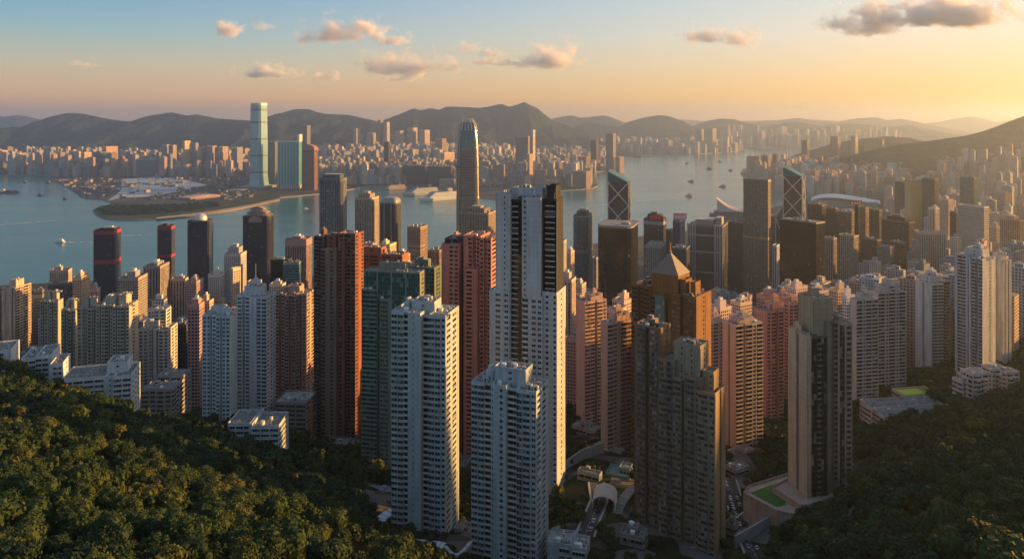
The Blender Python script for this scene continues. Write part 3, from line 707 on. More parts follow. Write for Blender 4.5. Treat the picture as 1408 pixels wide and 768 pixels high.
def chamfer(W, D, c): return [(-W/2+c,-D/2),(W/2-c,-D/2),(W/2,-D/2+c),(W/2,D/2-c),(W/2-c,D/2),(-W/2+c,D/2),(-W/2,D/2-c),(-W/2,-D/2+c)]
def block(name, cat, label, xa, xc, xb, ytop, d, rel, style, col, top='box', depth=None, group=None, shape=None, base=None, mid=None, wing=None, band=None, seed=None, roofcol=None):
    """a building in the middle distance: body, roof plant and the few parts that show"""
    ctr, rz, W, D, u, v = place(xa, xc, xb, d, rel, depth)
    zt = Z(ytop, d); zb = (min(gz(*(ctr+u*a*W/2+v*b*D/2).xy) for a in (-1,1) for b in (-1,1)) - 3) if base is None else base
    zb = max(zb, -2)
    if ctr.y > 1700 and base is None: zb = max(3.0, zb) - 1
    root = empty(name, (ctr.x, ctr.y, zb), rz); tag(root, label, cat, group); h = zt-zb
    FOOT.append((ctr.x, ctr.y, math.hypot(W, D)/2*0.8+2))
    rng = random.Random(int(xa*7+ytop*13+d)); fm = fmat(style); pl = shape(W, D) if shape else rect(W, D)
    dark = plain(tuple(c*.8 for c in (roofcol or (0.2,0.19,0.18))), .9, name='roof_felt', var=.35, scale=.2)
    pm = plain(tuple(round(c, 3) for c in col), .85, name='roof_wall')
    m = MB(); m.prism(pl, 0, h, 0, 1); b = m.build('body', [fm, dark], root); b.color = (*col, 1)
    # parapet rim
    m = MB(); n = len(pl); cx_, cy2 = 0, 0; q = [(p[0]*.97, p[1]*.97) for p in pl]; pp = [(p[0]*1.004, p[1]*1.004) for p in pl]
    for k in range(n):
        a, bb, c, dd = pp[k], pp[(k+1)%n], q[(k+1)%n], q[k]
        m.quad((*a,h-2.2), (*bb,h-2.2), (*bb,h+1.3), (*a,h+1.3)); m.quad((*a,h+1.3), (*bb,h+1.3), (*c,h+1.3), (*dd,h+1.3)); m.quad((*dd,h+1.3), (*c,h+1.3), (*c,h+.02), (*dd,h+.02))
    m.build('parapet', pm, root)
    if 'box' in top or 'tank' in top:
        m = MB(); w2, d2, h2 = W*rng.uniform(.35,.6), D*rng.uniform(.4,.6), rng.uniform(3.5,7); ox, oy = W*rng.uniform(-.12,.12), D*rng.uniform(-.1,.15)
        m.box(ox-w2/2, ox+w2/2, oy-d2/2, oy+d2/2, h, h+h2, 0, mt=1); m.build('lift_house', [pm, ROOFP], root)
        m = MB(); m.box(ox-w2*.2, ox+w2*.25, oy-d2*.2, oy+d2*.2, h+h2, h+h2+2.5, 0, mt=1); m.build('water_tank', [WHITE, ROOFP], root)
    if 'step' in top:
        m = MB(); m.prism([(p[0]*.66, p[1]*.66) for p in pl], h, h+9, 0, 1); s = m.build('upper_storeys', [fm, dark], root); s.color = (*col, 1)
        m = MB(); m.box(-W*.18, W*.15, -D*.15, D*.18, h+9, h+13, 0, mt=1); m.build('lift_house', [pm, ROOFP], root)
    if 'round' in top:
        m = MB(); m.cyl(0, D*.05, min(W, D)*.28, h, h+6, 14, 0, 1); m.build('lift_house', [pm, ROOFP], root)
    if 'mast' in top:
        m = MB(); m.bar((W*.1,0,h), (W*.1,0,h+22), .8); m.build('antenna', [STEEL], root)
    if 'plant' in top:
        for k in range(4):
            m = MB(); x, y = W*rng.uniform(-.38,.3), D*rng.uniform(-.35,.3); m.box(x, x+W*.12, y, y+D*.12, h, h+rng.uniform(2,4)); m.build('air_handler', [CONC], root)
    if band:                                           # coloured bands round the walls: (below top m, height m, colour)
        for zo, hb, c in band:
            m = MB(); m.prism([(p[0]*1.012, p[1]*1.012) for p in pl], h-zo-hb, h-zo); m.build('red_band', plain(c, .5, name='band_paint'), root)
    return root, W, D, h
# ---------------------------------------------------------------- the tall apartment towers of the near slope
AT = 'apartment_tower'; AC = 'apartment tower'
tower(AT, AC, 'white tower with a bluish front and balcony columns, directly left of the nearest white tower', 538,613,631, 432, 372, 20, [
  (0,.36,0,.9,0,'W1 W.9 b1.1','_','w w'), (.34,.57,-.12,.8,.4,'_.8 s.5 _1.2','_','_'), (.56,.71,.07,.8,-1.5,'b','_','_'), (.70,1,-.02,1,-.5,'W1 W1 w.8','w w _.3','_'), (.30,.72,.28,.78,4.5,'_ s _','_','_')],
  (0.46,0.52,0.55), 3.1, GLASSB, (0.62,0.62,0.60), ROOFP, windows=100, kit=4)
tower(AT, AC, 'nearest white tower, its foot below the bottom of the picture, with stacked curved balconies', 648,738,755, 536, 345, 20, [
  (0,.35,0,.9,0,'W.9 W.9 b1.2','_','w w'), (.33,.56,-.10,.8,.5,'s.6 _1 w.9 _.5','_','_'), (.55,.72,.02,.8,-1,'b','_','_'), (.70,1,-.03,.95,-.6,'l1 W1.2 w.9','w w _.4','_'), (.30,.78,.28,.82,7,'_ s _','_ s _','_')],
  (0.47,0.53,0.56), 2.95, GLASSB, (0.60,0.60,0.58), ROOF, windows=100, kit=6)
tower(AT, AC, 'tallest white tower in the middle, with black glass strips and a black balcony strip', 673,765,778, 405, 430, 16, [
  (0,.30,0,.9,0,'_.5 w.8 _.2 w.6','_','w w'), (.29,.41,.1,.9,-1,'k','_','_',(0.035,0.037,0.04),BLACKG), (.40,.52,.14,.9,-1.5,'k','_','_',(0.015,0.016,0.018),BLACKG), (.50,.80,-.03,.9,-2,'b1 _.4 w1 w.9','_','_'), (.79,1,.02,1,1,'_.5 w.8 _.7 w.7','_ s _','_'),
  (.09,.31,.03,.9,59,'_1.2 s.7 _.6','_','_'), (.30,.44,.12,.9,55,'k','_','_',(0.03,0.033,0.037),BLACKG), (.43,.50,.06,.9,57,'G','_','_',(0.012,0.012,0.014),BLACKG), (.49,.77,.02,.9,57,'s.7 _1.6','_.7 v.3','_'),
  (.77,.98,.16,.85,56,'_.1 k _.06','_','_',(0.03,0.03,0.033),BLACKG), (.30,.74,.35,.85,62,'_','_','_'), (.80,.95,.3,.8,64,'_','_','_',(0.03,0.03,0.033),BLACKG)],
  (0.46,0.50,0.54), 3.3, GLASS, (0.60,0.61,0.62), ROOF, windows=100, kit=2, mast=True)
tower(AT, AC, 'dark red brick tower with an orange lit top, left of the green glass tower', 430,486,500, 322, 575, 25, [
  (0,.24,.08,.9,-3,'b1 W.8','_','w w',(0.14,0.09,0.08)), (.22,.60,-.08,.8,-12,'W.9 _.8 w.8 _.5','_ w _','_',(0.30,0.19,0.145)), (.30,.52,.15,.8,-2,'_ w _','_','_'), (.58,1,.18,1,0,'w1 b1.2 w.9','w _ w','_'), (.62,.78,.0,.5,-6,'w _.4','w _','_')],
  (0.28,0.105,0.075), 3.0, GLASS, (0.26,0.17,0.14), ROOF, windows=60, kit=3)
tower(AT, AC, 'green glass tower with rounded balconies, between the red brick tower and the bluish white tower', 499,576,585, 375, 500, 20, [
  (.0,1,.1,1,0,'G1 _.1 G1 _.1 G1 _.1 G1','_.4 w _.4','_'), (-.02,.26,-.02,.5,-13,'b1 b1','_','b'), (.30,.52,.0,.5,-19,'W1 _.35','_','_'), (.60,.96,.03,.6,-30,'G b','_','_'), (.25,.72,.3,.8,5,'_','_','_')],
  (0.27,0.25,0.20), 3.1, GREENG, (0.20,0.26,0.23), plain((0.16,0.24,0.22), .9, name='green_roof_paint'), windows=60, kit=6)
tower(AT, AC, 'green glass tower with a lit yellow side wall, behind the rounded green tower', 548,597,607, 368, 565, 22, [(0,1,0,1,0,'g g _.2 g','_.5 W _.4','_')], (0.17,0.20,0.16), 3.1, GREENG, None, plain((0.16,0.24,0.22), .9, name='green_roof_paint'), kit=5)
tower(AT, AC, 'red brown tower with a broad flat top, half hidden behind the green glass tower', 494,553,562, 350, 620, 22, [(0,1,0,1,0,'W W _.3 W W','_','_'), (.05,.5,.1,.8,5,'_ s _','_','_')], (0.33,0.14,0.095), 3.1, GLASS, kit=4)
tower(AT, AC, 'salmon pink tower with stepped tops, left of the tallest white tower', 607,674,690, 326, 520, 18, [
  (0,.36,.0,.85,-6,'_1 w.7 w.7','_','w w'), (.34,.50,.18,.8,-9,'d.8 G1','_','_',(0.10,0.07,0.06)), (.42,.78,.12,.9,0,'_.6 w.8 d.5 w.7','_','_'), (.50,.74,-.06,.7,-23,'w1 _.4','_ w','_'), (.76,1,.08,1,-1,'w.9 d.6 w.9','w w','_'), (.04,.30,.1,.6,-2.5,'G','_','_',(0.16,0.08,0.07))],
  (0.60,0.235,0.185), 3.1, GLASS, (0.40,0.20,0.16), plain((0.36,0.17,0.14), .9, name='pink_roof_paint'), windows=60, kit=4)
root, W, D, h = tower(AT, AC, 'brown tower crowned with a grey pyramid roof', 868,957,978, 404, 470, 24, [
  (0,.30,.0,.85,0,'W1 d.7 W1','_','w w'), (.27,.72,.06,.92,-5,'W.8 _.9 _.3 d.8 W.6','_','_'), (.37,.52,.02,.5,-4,'G','_','_',(0.2,0.1,0.05),TEALG), (.64,1,.0,1,-2,'W1 d.4 W1 _.3','_1 s.5 _1','_'), (.28,.70,.14,.86,9,'_','_','_'), (.72,.80,.2,.6,7,'_','_','_'), (.86,.93,.25,.6,6,'_','_','_')],
  (0.25,0.12,0.05), 3.0, GLASS, (0.25,0.15,0.09), ROOF, windows=60, kit=3)
m = MB(); x0, x1, y0, y1 = (-.23)*W, .21*W, (-.37)*D, .37*D; zz = h+9.0
m.poly([(x0,y0,zz),(x1,y0,zz),((x0+x1)/2,0,zz+14)]); m.poly([(x1,y0,zz),(x1,y1,zz),((x0+x1)/2,0,zz+14)]); m.poly([(x1,y1,zz),(x0,y1,zz),((x0+x1)/2,0,zz+14)]); m.poly([(x0,y1,zz),(x0,y0,zz),((x0+x1)/2,0,zz+14)])
m.build('pyramid_roof', [plain((0.20,0.165,0.13), .6, name='roof_metal', var=.1)], root)
m = MB(); m.bar(((x0+x1)/2,0,zz+13.5), ((x0+x1)/2,0,zz+20), .5); m.cyl((x0+x1)/2, 0, 1.2, zz+13.4, zz+14.6, 8); m.build('spire', [plain((0.3,0.15,0.08), .5, name='finial')], root)
tower(AT, AC, 'dark brown stepped tower with a tan side wall, in front of the pyramid roofed tower', 871,984,999, 518, 362, 20, [
  (0,.34,.06,.85,19,'_.3 W.9 d.4 W.9 _.3','_ s _','w w',(0.27,0.16,0.09)), (.32,.52,.0,.9,4,'W1 b.7 _.2','_','_'), (.48,.80,.16,.9,13,'_.6 s.5 _.5 s.5 _.6','_ s _','_',(0.36,0.30,0.22)), (.50,.66,-.04,.5,-4,'W1 d.5','_','_'), (.64,.84,-.02,.6,-2,'W1 w.7','_','_'), (.80,1,-.06,.9,-8,'W1 w.6','_.9 d.25 _.9','_',(0.38,0.27,0.16)), (.82,.95,.2,.7,1,'_ s','_','_',(0.38,0.27,0.16))],
  (0.30,0.215,0.14), 3.0, glass((0.035,0.055,0.07), .6, .08, (.28,.33,.36)), (0.18,0.15,0.13), ROOF, windows=100, kit=4)  # pale bluish panes: reflections painted into the glass colour
tower(AT, AC, 'tan tower with a dark glass side standing on a walled garden terrace', 1083,1110,1172, 462, 395, 57, [
  (0,1,0,.09,0,'_1 d.22 _1','_','_'), (0,.995,.085,.45,-.5,'_','G1 b.8 G1 _.15','_',(0.11,0.105,0.09)), (.04,.96,.43,.70,7.5,'_','_.6 d.9 W.8','_',(0.30,0.24,0.17)), (.0,1.0,.68,1,6,'_','_.35 G1 _.35 W.9 _.3','_',(0.44,0.33,0.23)), (.12,.88,.18,.62,19.5,'_','_','_',(0.40,0.32,0.215))],
  (0.62,0.46,0.33), 3.0, glass((0.02,0.03,0.03), .3), (0.20,0.17,0.14), plain((0.10,0.12,0.10), .9, name='garden_roof'), windows=100, kit=5)
tower(AT, AC, 'pale pink tower with one blank wall, standing left behind the other pale pink tower', 792,804,834, 415, 575, 55, [(0,1,0,1,0,'_','W1 W.8 d.4 W1 w.7','_'), (.2,.8,.35,.9,4.5,'_','_','_')], (0.64,0.43,0.36), 3.0, GLASS, None, plain((0.20,0.22,0.26), .8, name='grey_roof_paint'), windows=40, kit=3)
tower(AT, AC, 'nearest pale pink tower with a blank left wall, just left of the brown towers', 826,835,869, 444, 505, 55, [(0,1,0,1,0,'_','W1 w.7 d.4 W1 W1','_'), (.15,.85,.3,.95,5,'_','_','_')], (0.64,0.42,0.34), 3.0, GLASS, None, plain((0.20,0.22,0.28), .8, name='grey_roof_paint'), windows=60, kit=3)
tower(AT, AC, 'cream tower with a round roof drum and lit balconies, right of the pyramid roofed tower', 993,1012,1049, 447, 530, 52, [(0,1,0,1,0,'_1 d.2 _1','b1 d.4 b1 w.6 b.9','_'), (.1,.85,.2,.75,4,'_','_','_')], (0.68,0.52,0.39), 3.0, GLASS, (0.58,0.46,0.35), ROOFP, windows=60, kit=4)
tower(AT, AC, 'pale pink tower squeezed between the pyramid roofed tower and the cream tower', 966,974,997, 443, 590, 50, [(0,1,0,1,0,'_','w W d.4 W','_'), (.2,.9,.2,.8,5,'_','_','_')], (0.64,0.46,0.40), 3.0, GLASS, None, ROOFP, kit=3)
tower(AT, AC, 'salmon red tower with a flat dark roof, right of the cream tower', 1037,1054,1077, 428, 600, 50, [(0,1,0,1,0,'_','w W d.5 W','_'), (.1,.8,.5,1.2,5,'_','_','_')], (0.62,0.28,0.21), 3.0, GLASS, None, ROOF, kit=3)
tower(AT, AC, 'salmon orange tower with a higher roof block, left of the tan tower', 1070,1085,1107, 418, 650, 50, [(0,1,0,1,0,'_ w','w W d.4 w','_'), (-.3,.5,-.1,.7,5,'_','_','_')], (0.66,0.32,0.23), 3.0, GLASS, None, plain((0.40,0.20,0.15), .9, name='pink_roof_paint'), kit=3)
tower(AT, AC, 'grey white tower with many balcony bands, directly right of the tan tower', 1169,1178,1208, 412, 590, 52, [(0,1,0,1,0,'_','b1 w.5 b1 b1','_'), (.2,.8,.2,.8,5,'_','_','_')], (0.55,0.52,0.48), 3.0, GLASS, None, ROOFP, windows=40, kit=4)
tower(AT, AC, 'grey white balcony tower with a taller roof block, second right of the tan tower', 1198,1208,1246, 402, 630, 50, [(0,1,0,1,0,'_','b1 w.5 b1 w.5 b1','_'), (.15,.85,.1,.7,6,'_','_ w','_')], (0.55,0.50,0.45), 3.0, GLASS, None, ROOFP, windows=40, kit=4)
tower(AT, AC, 'slim tower with a plain white wall and one dark vertical slit', 1258,1281,1308, 390, 680, 48, [(0,1,0,.6,0,'_1 d.22 _1','W1 W1','_'), (.05,.95,.58,1,1.5,'_','d.5 b1 b1','_',(0.36,0.33,0.29)), (.2,.8,.1,.7,6,'_ s','_','_')], (0.62,0.58,0.55), 3.0, GLASS, (0.40,0.36,0.32), ROOF, windows=40, kit=3)
tower(AT, AC, 'tall grey white tower with columns of balconies, above the terraced white villas', 1313,1350,1370, 354, 625, 30, [
  (0,.46,0,.9,0,'_.4 b1 b1','_','_'), (.44,.62,-.06,.8,-2,'_.5 d.3 _.5','_','_'), (.60,1,.02,.95,-1,'b1 d.5 b.8','_1 s.4 _.8','_'), (.25,.85,.3,.8,6,'_ s _','_','_')], (0.58,0.58,0.58), 3.0, GLASS, (0.60,0.58,0.56), ROOFP, windows=60, kit=5)
tower(AT, AC, 'grey tower with plain fins, close behind the tall balcony tower over the villas', 1362,1378,1391, 358, 655, 35, [(0,1,0,1,0,'_ d.4 _','_.8 s.4 _ d.3 _','_'), (.1,.8,.1,.7,5,'_','_','_')], (0.52,0.51,0.50), 3.0, GLASS, None, ROOFP, kit=3)
tower(AT, AC, 'brownish balcony tower cut by the right edge of the picture', 1386,1394,1432, 364, 770, 48, [(0,1,0,1,0,'_','b b b b','_')], (0.40,0.34,0.29), 3.0, GLASS, kit=3)
# --- left of the red tower
tower(AT, AC, 'light blue tower standing over the wooded slope, with a low white block at its foot', 278,317,326, 432, 530, 20, [(0,.5,0,1,0,'w1 w.8 d.35 w1','_','_'), (.48,1,-.05,.95,-1,'w1 d.35 w.8 w1','_','_'), (.25,.7,.3,.9,4.5,'_','_','_')], (0.50,0.60,0.66), 3.0, GLASSB, None, ROOFP, windows=60, kit=5)
tower(AT, AC, 'white tower with a lit right wall, right of the light blue tower', 325,367,379, 406, 560, 20, [(0,.45,0,1,0,'w1 d.4 w.9','_','_'), (.43,.66,-.06,.9,-1,'_ s.5 _','_','_'), (.64,1,0,1,-1,'w1 W1','w1 w1 w.8','_'), (.2,.75,.2,.8,6,'_','_ s','_')], (0.58,0.60,0.64), 3.0, GLASSB, None, ROOFP, windows=60, kit=5)
tower(AT, AC, 'pinkish brown tower with many narrow bays, left of the dark red brick tower', 378,421,433, 404, 630, 20, [(0,.34,0,1,0,'W1 d.4 W1','_','_'), (.32,.68,-.05,1,-.8,'W1 d.4 W1','_','_'), (.66,1,0,1,-.3,'W1 d.4 w1','w w','_'), (.3,.7,.3,.8,5,'_','_','_')], (0.50,0.33,0.27), 3.0, GLASS, None, ROOF, windows=40, kit=5)
tower(AT, AC, 'white tower with stepped roof blocks, behind the low grey block beside the slope', 190,231,244, 452, 640, 20, [(0,.4,0,1,0,'w1 w.8 _.5','_','_'), (.38,.62,-.06,.9,1,'w d.4 _','_','_'), (.6,1,0,1,-.5,'d.4 w1 w.8','w w w','_'), (.15,.6,.25,.8,6,'_','_','_'), (.35,.8,.4,.95,15,'w w','w','_')], (0.60,0.56,0.52), 3.0, GLASS, None, ROOFP, windows=40, kit=4)
for xa, xc, xb, y, d, lab, fr, gold in (
  (55,80,87,412,655,'grey green tower with lit yellow roof blocks, second from the west in its row','w1 d.4 w1 w.6',0),
  (84,104,110,424,625,'lower grey green tower in the middle of its row above the white school blocks','W1 d.4 w.8',0),
  (106,134,140,421,605,'broad grey green tower with pale spandrels above the white school blocks','_.4 W1.2 _.4 w d.4 w',0),
  (132,178,190,418,600,'grey green tower whose whole right wall glows golden in the sun','w d.4 w1 W1.2 d.4 w1',1)):
    tower(AT, AC, lab, xa, xc, xb, y, d, 20, [(0,.52,0,1,0,fr,'_','_'), (.5,1,-.05,1,-1,fr,'_.5 w.7 _.5' if gold else '_','_'), (.2,.5,.3,.8,6,'_','_','_'), (.62,.85,.2,.8,7,'_','_','_')], (0.48,0.43,0.35), 3.0, GLASS, (0.44,0.40,0.34), ROOF, windows=30 if gold else 0, kit=4, group='grey green towers above the school', )
tower(AT, AC, 'tan tower with round roof tanks at the western edge, its right wall lit gold', 3,21,43, 395, 800, 38, [(0,1,0,1,0,'_.5 s.6 _ d.3 _.5','b1 w.6 b1 w.6','_'), (.3,.8,.2,.7,7,'_','_','_')], (0.60,0.46,0.36), 3.0, GLASS, None, ROOF, kit=4)
# ---------------------------------------------------------------- landmarks
OT, OC = 'office_tower', 'office tower'
def root_at(name, label, cat, px, d, z=0.0, rz=0.0, group=None):
    o = empty(name, (X(px, d), d, z), rz); tag(o, label, cat, group); FOOT.append((X(px, d), d, 130 if d == 3350 else 45)); return o
def sq(w, d, z, c=0.0, n=0):
    """square ring with rounded (n>0) or cut corners"""
    pts = []
    for sx, sy, a0 in ((1,-1,-90),(1,1,0),(-1,1,90),(-1,-1,180)):
        cx, cy_ = sx*(w/2-c), sy*(d/2-c)
        for k in range(n+1):
            a = R(a0+90*k/max(n, 1)); pts.append((cx+c*math.cos(a), cy_+c*math.sin(a), z))
    return pts
# the tall glass skyscraper across the water
d = 4230; r = root_at('skyscraper', 'tallest glass skyscraper across the harbour, one face blue and the other golden', 'skyscraper', 356, d, 3, R(-38+20))
H = Z(144, d)-3; rings = []; w0 = 76
prof = [(0,1.22),(18,1.14),(45,1.06),(80,1.0),(H*.55,1.0),(H*.8,.965),(H,.93)]
ICCM = facade(4.2, 2.4, .95, .86, (0.17,0.36,0.42), .12, shine=0.9)
def notch(w, z):
    a = w/2; c = w*.10; return [(-a+c,-a,z),(a-c,-a,z),(a-c,-a+c,z),(a,-a+c,z),(a,a-c,z),(a-c,a-c,z),(a-c,a,z),(-a+c,a,z),(-a+c,a-c,z),(-a,a-c,z),(-a,-a+c,z),(-a+c,-a+c,z)]
m = MB(); m.loft([notch(w0*s, z) for z, s in prof]); b = m.build('glass_body', ICCM, r); b.color = (0.36,0.50,0.54,1)
m = MB()
for f in (.18,.38,.58,.78,.93):
    s = np.interp(f*H, [p[0] for p in prof], [p[1] for p in prof]); m.loft([notch(w0*s*1.006, f*H), notch(w0*s*1.006, f*H+8)], cap=False)
m.build('plant_floor_band', plain((0.07,0.09,0.10), .4, name='louvre'), r)
m = MB()
for sx, sy, wx, wy in ((0,-.465,.74,.02),(0,.465,.74,.02),(-.465,0,.02,.74),(.465,0,.02,.74)): m.box((sx-wx/2)*w0, (sx+wx/2)*w0, (sy-wy/2)*w0, (sy+wy/2)*w0, H-3, H+9)
m.build('crown_screen', STEEL, r)
m = MB(); m.box(-70,80,-75,60,-2,14,0,mt=1); m.build('podium', [plain((0.28,0.23,0.19),.8,name='podium_stone'), ROOFP], r)
# the rounded tower with the clawed crown
d = 1880; r = root_at('skyscraper', 'tall rounded skyscraper with a claw like crown rising in front of the harbour', 'skyscraper', 643, d, 2, R(8))
H = Z(168, d)-2; w0 = 57
prof = [(0,1,0),(H*.50,1,0),(H*.52,.97,0),(H*.72,.965,0),(H*.82,.93,0),(H*.90,.86,1),(H*.95,.78,1),(H*.985,.68,1),(H,.58,1)]
IFCM = facade(4.0, 1.7, .80, .62, (0.045,0.05,0.06), .12, shine=.8); IFCT = facade(4.0, 1.7, .95, .86, (0.03,0.12,0.15), .12, shine=.7)
m = MB(); m.loft([sq(w0*s, w0*s, z, w0*.2*s, 3) for z, s, q in prof], mats=[0,0,0,0,1,1,1,1]); b = m.build('glass_body', [IFCM, IFCT], r); b.color = (0.24,0.21,0.19,1)
m = MB()
for f in (.515,.70,.16,.34): m.loft([sq(w0*1.008*(1 if f < .51 else .975), w0*1.008*(1 if f < .51 else .975), f*H, w0*.2, 3), sq(w0*1.008*(1 if f < .51 else .975), w0*1.008*(1 if f < .51 else .975), f*H+5, w0*.2, 3)], cap=False)
m.build('plant_floor_band', plain((0.10,0.09,0.085), .5, name='louvre'), r)
for s in range(4):
    for k in range(5):
        t = (k-2)*.21; a = R(90*s); m = MB()
        base = Vector((w0*.5*.8, t*w0*.72, H*.945)); mid = Vector((w0*.5*.66, t*w0*.62, H*.99)); tip = Vector((w0*.5*.42, t*w0*.5, H+11-abs(t)*8))
        M = Matrix.Rotation(a, 3, 'Z'); m.bar(M@base, M@mid, 2.0); m.bar(M@mid, M@tip, 1.7); m.build('crown_claw', plain((0.55,0.50,0.45), .75, 0, name='crown_metal'), r)
for s in range(4):
    m = MB(); M = Matrix.Rotation(R(45+90*s), 3, 'Z')
    pts = [M@Vector((w0*.5*1.15*sc_, 0, z)) for z, sc_ in ((0,1.06),(H*.5,1.06),(H*.72,1.02),(H*.82,.98),(H*.9,.9),(H*.95,.82),(H*.985,.7))]
    for a, b2 in zip(pts, pts[1:]): m.bar(a, b2, 1.6)
    m.build('corner_fin', plain((0.45,0.37,0.30), .4, .4, name='fin_metal'), r)
# the two braced towers with slanting glass tops
def braced(px0, px1, py_hi, py_lo, d, rel, label, masts):
    ctr, rz, W, D, u, v = place(px0, px1, px1, d, rel, (px1-px0)/F*d)
    r = empty('braced_tower', (ctr.x, ctr.y, 2), rz); tag(r, label, OC); FOOT.append((ctr.x, ctr.y, 45))
    h1, h0 = Z(py_hi, d)-2, Z(py_lo, d)-2; a, b = W/2, D/2
    m = MB(); m.prism(rect(W, D), 0, h0, 0, top=False); o = m.build('glass_body', facade(4.0, 1.5, .93, .88, (0.026,0.026,0.03), .1, shine=.7, bright=.06), r); o.color = (0.12,0.10,0.09,1)
    m = MB(); T = (-a, b, h1); T2 = (-a, -b, h1-(h1-h0)*.12)
    m.poly([(-a,-b,h0),(a,-b,h0),T2]); m.poly([(a,-b,h0),(a,b,h0),T,T2]); m.poly([(a,b,h0),(-a,b,h0),T]); m.poly([(-a,b,h0),(-a,-b,h0),T2,T])
    m.build('slanting_top', plain((0.03,0.13,0.15), .4, name='teal_glass', var=.1, spec=.3), r)
    BR = plain((0.62,0.58,0.52), .45, name='brace_metal', var=.08); wd = W*.045
    n = 2; zb0 = h0-W*1.05*2.15
    for fx in ('f', 'r'):
        P = (lambda t, z: (-a+2*a*t, -b-.3, z)) if fx == 'f' else (lambda t, z: (a+.3, -b+2*b*t, z))
        hh = (h0-zb0)/n
        for k in range(n+1):
            z0, z1 = h0-(k+1)*hh, h0-k*hh
            for t0, t1 in ((0,1),(1,0)):
                m = MB(); m.bar(P(t0,max(z0,2)), P(t1,z1), wd); m.build('cross_brace', BR, r)
        for t in (0, 1):
            m = MB(); m.bar(P(t,2), P(t,h0), wd*.8); m.build('corner_post', BR, r)
    if masts:
        for s in (.15,.42):
            m = MB(); m.bar((-a+W*s*.6, b*.3, h1-12), (-a+W*s*.6, b*.3, h1+42), 1.6); m.bar((-a+W*s*.6, b*.3, h1+42), (-a+W*s*.6, b*.3, h1+58), .7); m.build('mast', BR, r)
        m = MB(); q = [(-a-16,-b+2,0),(-a+1,-b+2,0),(-a+1,b,0),(-a-16,b,0)]; hw = h0*.78
        m.prism([(p[0],p[1]) for p in q], 0, hw*.86, 0, top=False); m.poly([(-a-16,-b+2,hw*.86),(-a+1,-b+2,hw*.86),(-a+1,-b+2,hw)]); m.poly([(-a-16,-b+2,hw*.86),(-a+1,-b+2,hw),(-a+1,b,hw),(-a-16,b,hw*.86)])
        o = m.build('lower_wing', fmat('blue'), r); o.color = (0.16,0.15,0.16,1)
        m = MB(); m.bar((-a-16,-b+1.6,hw*.86),(-a+1,-b+1.6,hw),1.4); m.bar((-a-16,-b+1.6,hw*.86),(-a+1,-b+1.6,hw*.62),1.4); m.bar((-a-16,-b+1.6,hw*.86),(-a-16,-b+1.6,0),1.2); m.build('wing_brace', BR, r)
braced(836, 864, 234, 251, 1500, 6, 'dark glass tower with white cross bracing, standing alone against the open harbour', False)
braced(1077, 1103, 229, 243, 1560, 8, 'dark glass tower with white cross bracing and twin masts, beside the brown gridded office tower', True)
# ---------------------------------------------------------------- dark towers along the near waterfront
r, W, D, h = block(OT, OC, 'dark glass tower with red bands, nearest the western edge by the water', 128,158,167, 317, 1430, 18, 'navy', (0.06,0.05,0.055), 'box', shape=lambda W, D: chamfer(W, D, W*.04), band=[(0,7,(0.33,0.03,0.05)),(57,8,(0.33,0.03,0.05))])
r, W, D, h = block(OT, OC, 'dark glass tower with red bands, the smaller and more easterly of two alike', 216,236,241, 311, 1560, 18, 'navy', (0.06,0.05,0.055), 'round', shape=lambda W, D: chamfer(W, D, W*.04), band=[(0,7,(0.33,0.03,0.05)),(60,7,(0.33,0.03,0.05))])
r, W, D, h = block(OT, OC, 'navy dark tower with a pale domed roof drum by the water', 257,287,294, 304, 1400, 18, 'navy', (0.05,0.05,0.07), 'none', shape=lambda W, D: chamfer(W, D, W*.07))
m = MB(); m.cyl(0, 0, W*.30, h, h+4, 18); rr = W*.30
for k in range(5):
    a0, a1 = R(90*k/5), R(90*(k+1)/5); m.prism([(rr*math.cos(a0)*math.cos(2*math.pi*q/18), rr*math.cos(a0)*math.sin(2*math.pi*q/18)) for q in range(18)], h+4+rr*.8*math.sin(a0), h+4+rr*.8*math.sin(a1), 0, top=k == 4, scale=math.cos(a1)/math.cos(a0))
m.build('roof_dome', plain((0.6,0.56,0.52), .35, .3, name='dome_metal'), r, smooth=False)
r, W, D, h = block(OT, OC, 'navy dark tower with a stepped arched crown and a gold lit edge', 333,369,377, 298, 1300, 18, 'navy', (0.05,0.05,0.06), 'none', shape=lambda W, D: chamfer(W, D, W*.06))
CRM = plain((0.26,0.20,0.18), .6, name='crown_stone')
for k, (f, hh) in enumerate(((.92,5),(.74,6),(.5,6))):
    m = MB(); n = 10; zb = h+sum((5,6,6)[:k])
    P = [(-W/2*f+W*f*q/n, zb+hh*(.35+.65*math.sin(math.pi*q/n))) for q in range(n+1)]
    for q in range(n):
        (xa, za), (xb, zb2) = P[q], P[q+1]; y0, y1 = -D/2*f, D/2*f
        m.quad((xa,y0,zb),(xb,y0,zb),(xb,y0,zb2),(xa,y0,za)); m.quad((xa,y0,za),(xb,y0,zb2),(xb,y1,zb2),(xa,y1,za)); m.quad((xb,y1,zb),(xa,y1,zb),(xa,y1,za),(xb,y1,zb2))
    m.quad((-W/2*f,y0,zb),(-W/2*f,y0,P[0][1]),(-W/2*f,y1,P[0][1]),(-W/2*f,y1,zb)); m.quad((W/2*f,y0,P[-1][1]),(W/2*f,y0,zb),(W/2*f,y1,zb),(W/2*f,y1,P[-1][1]))
    m.build('arched_crown', CRM, r)
m = MB()
n = 12; wv = W*.26; zb = h-2
pts = [(-wv,-D/2-.6,zb-8)]+[(wv*-math.cos(math.pi*q/n), -D/2-.6, zb-4+7*math.sin(math.pi*q/n)) for q in range(n+1)]+[(wv,-D/2-.6,zb-8)]
m.poly([(x, y, z) for x, y, z in pts][::-1][::-1]); m.build('arch_gable', CRM, r)
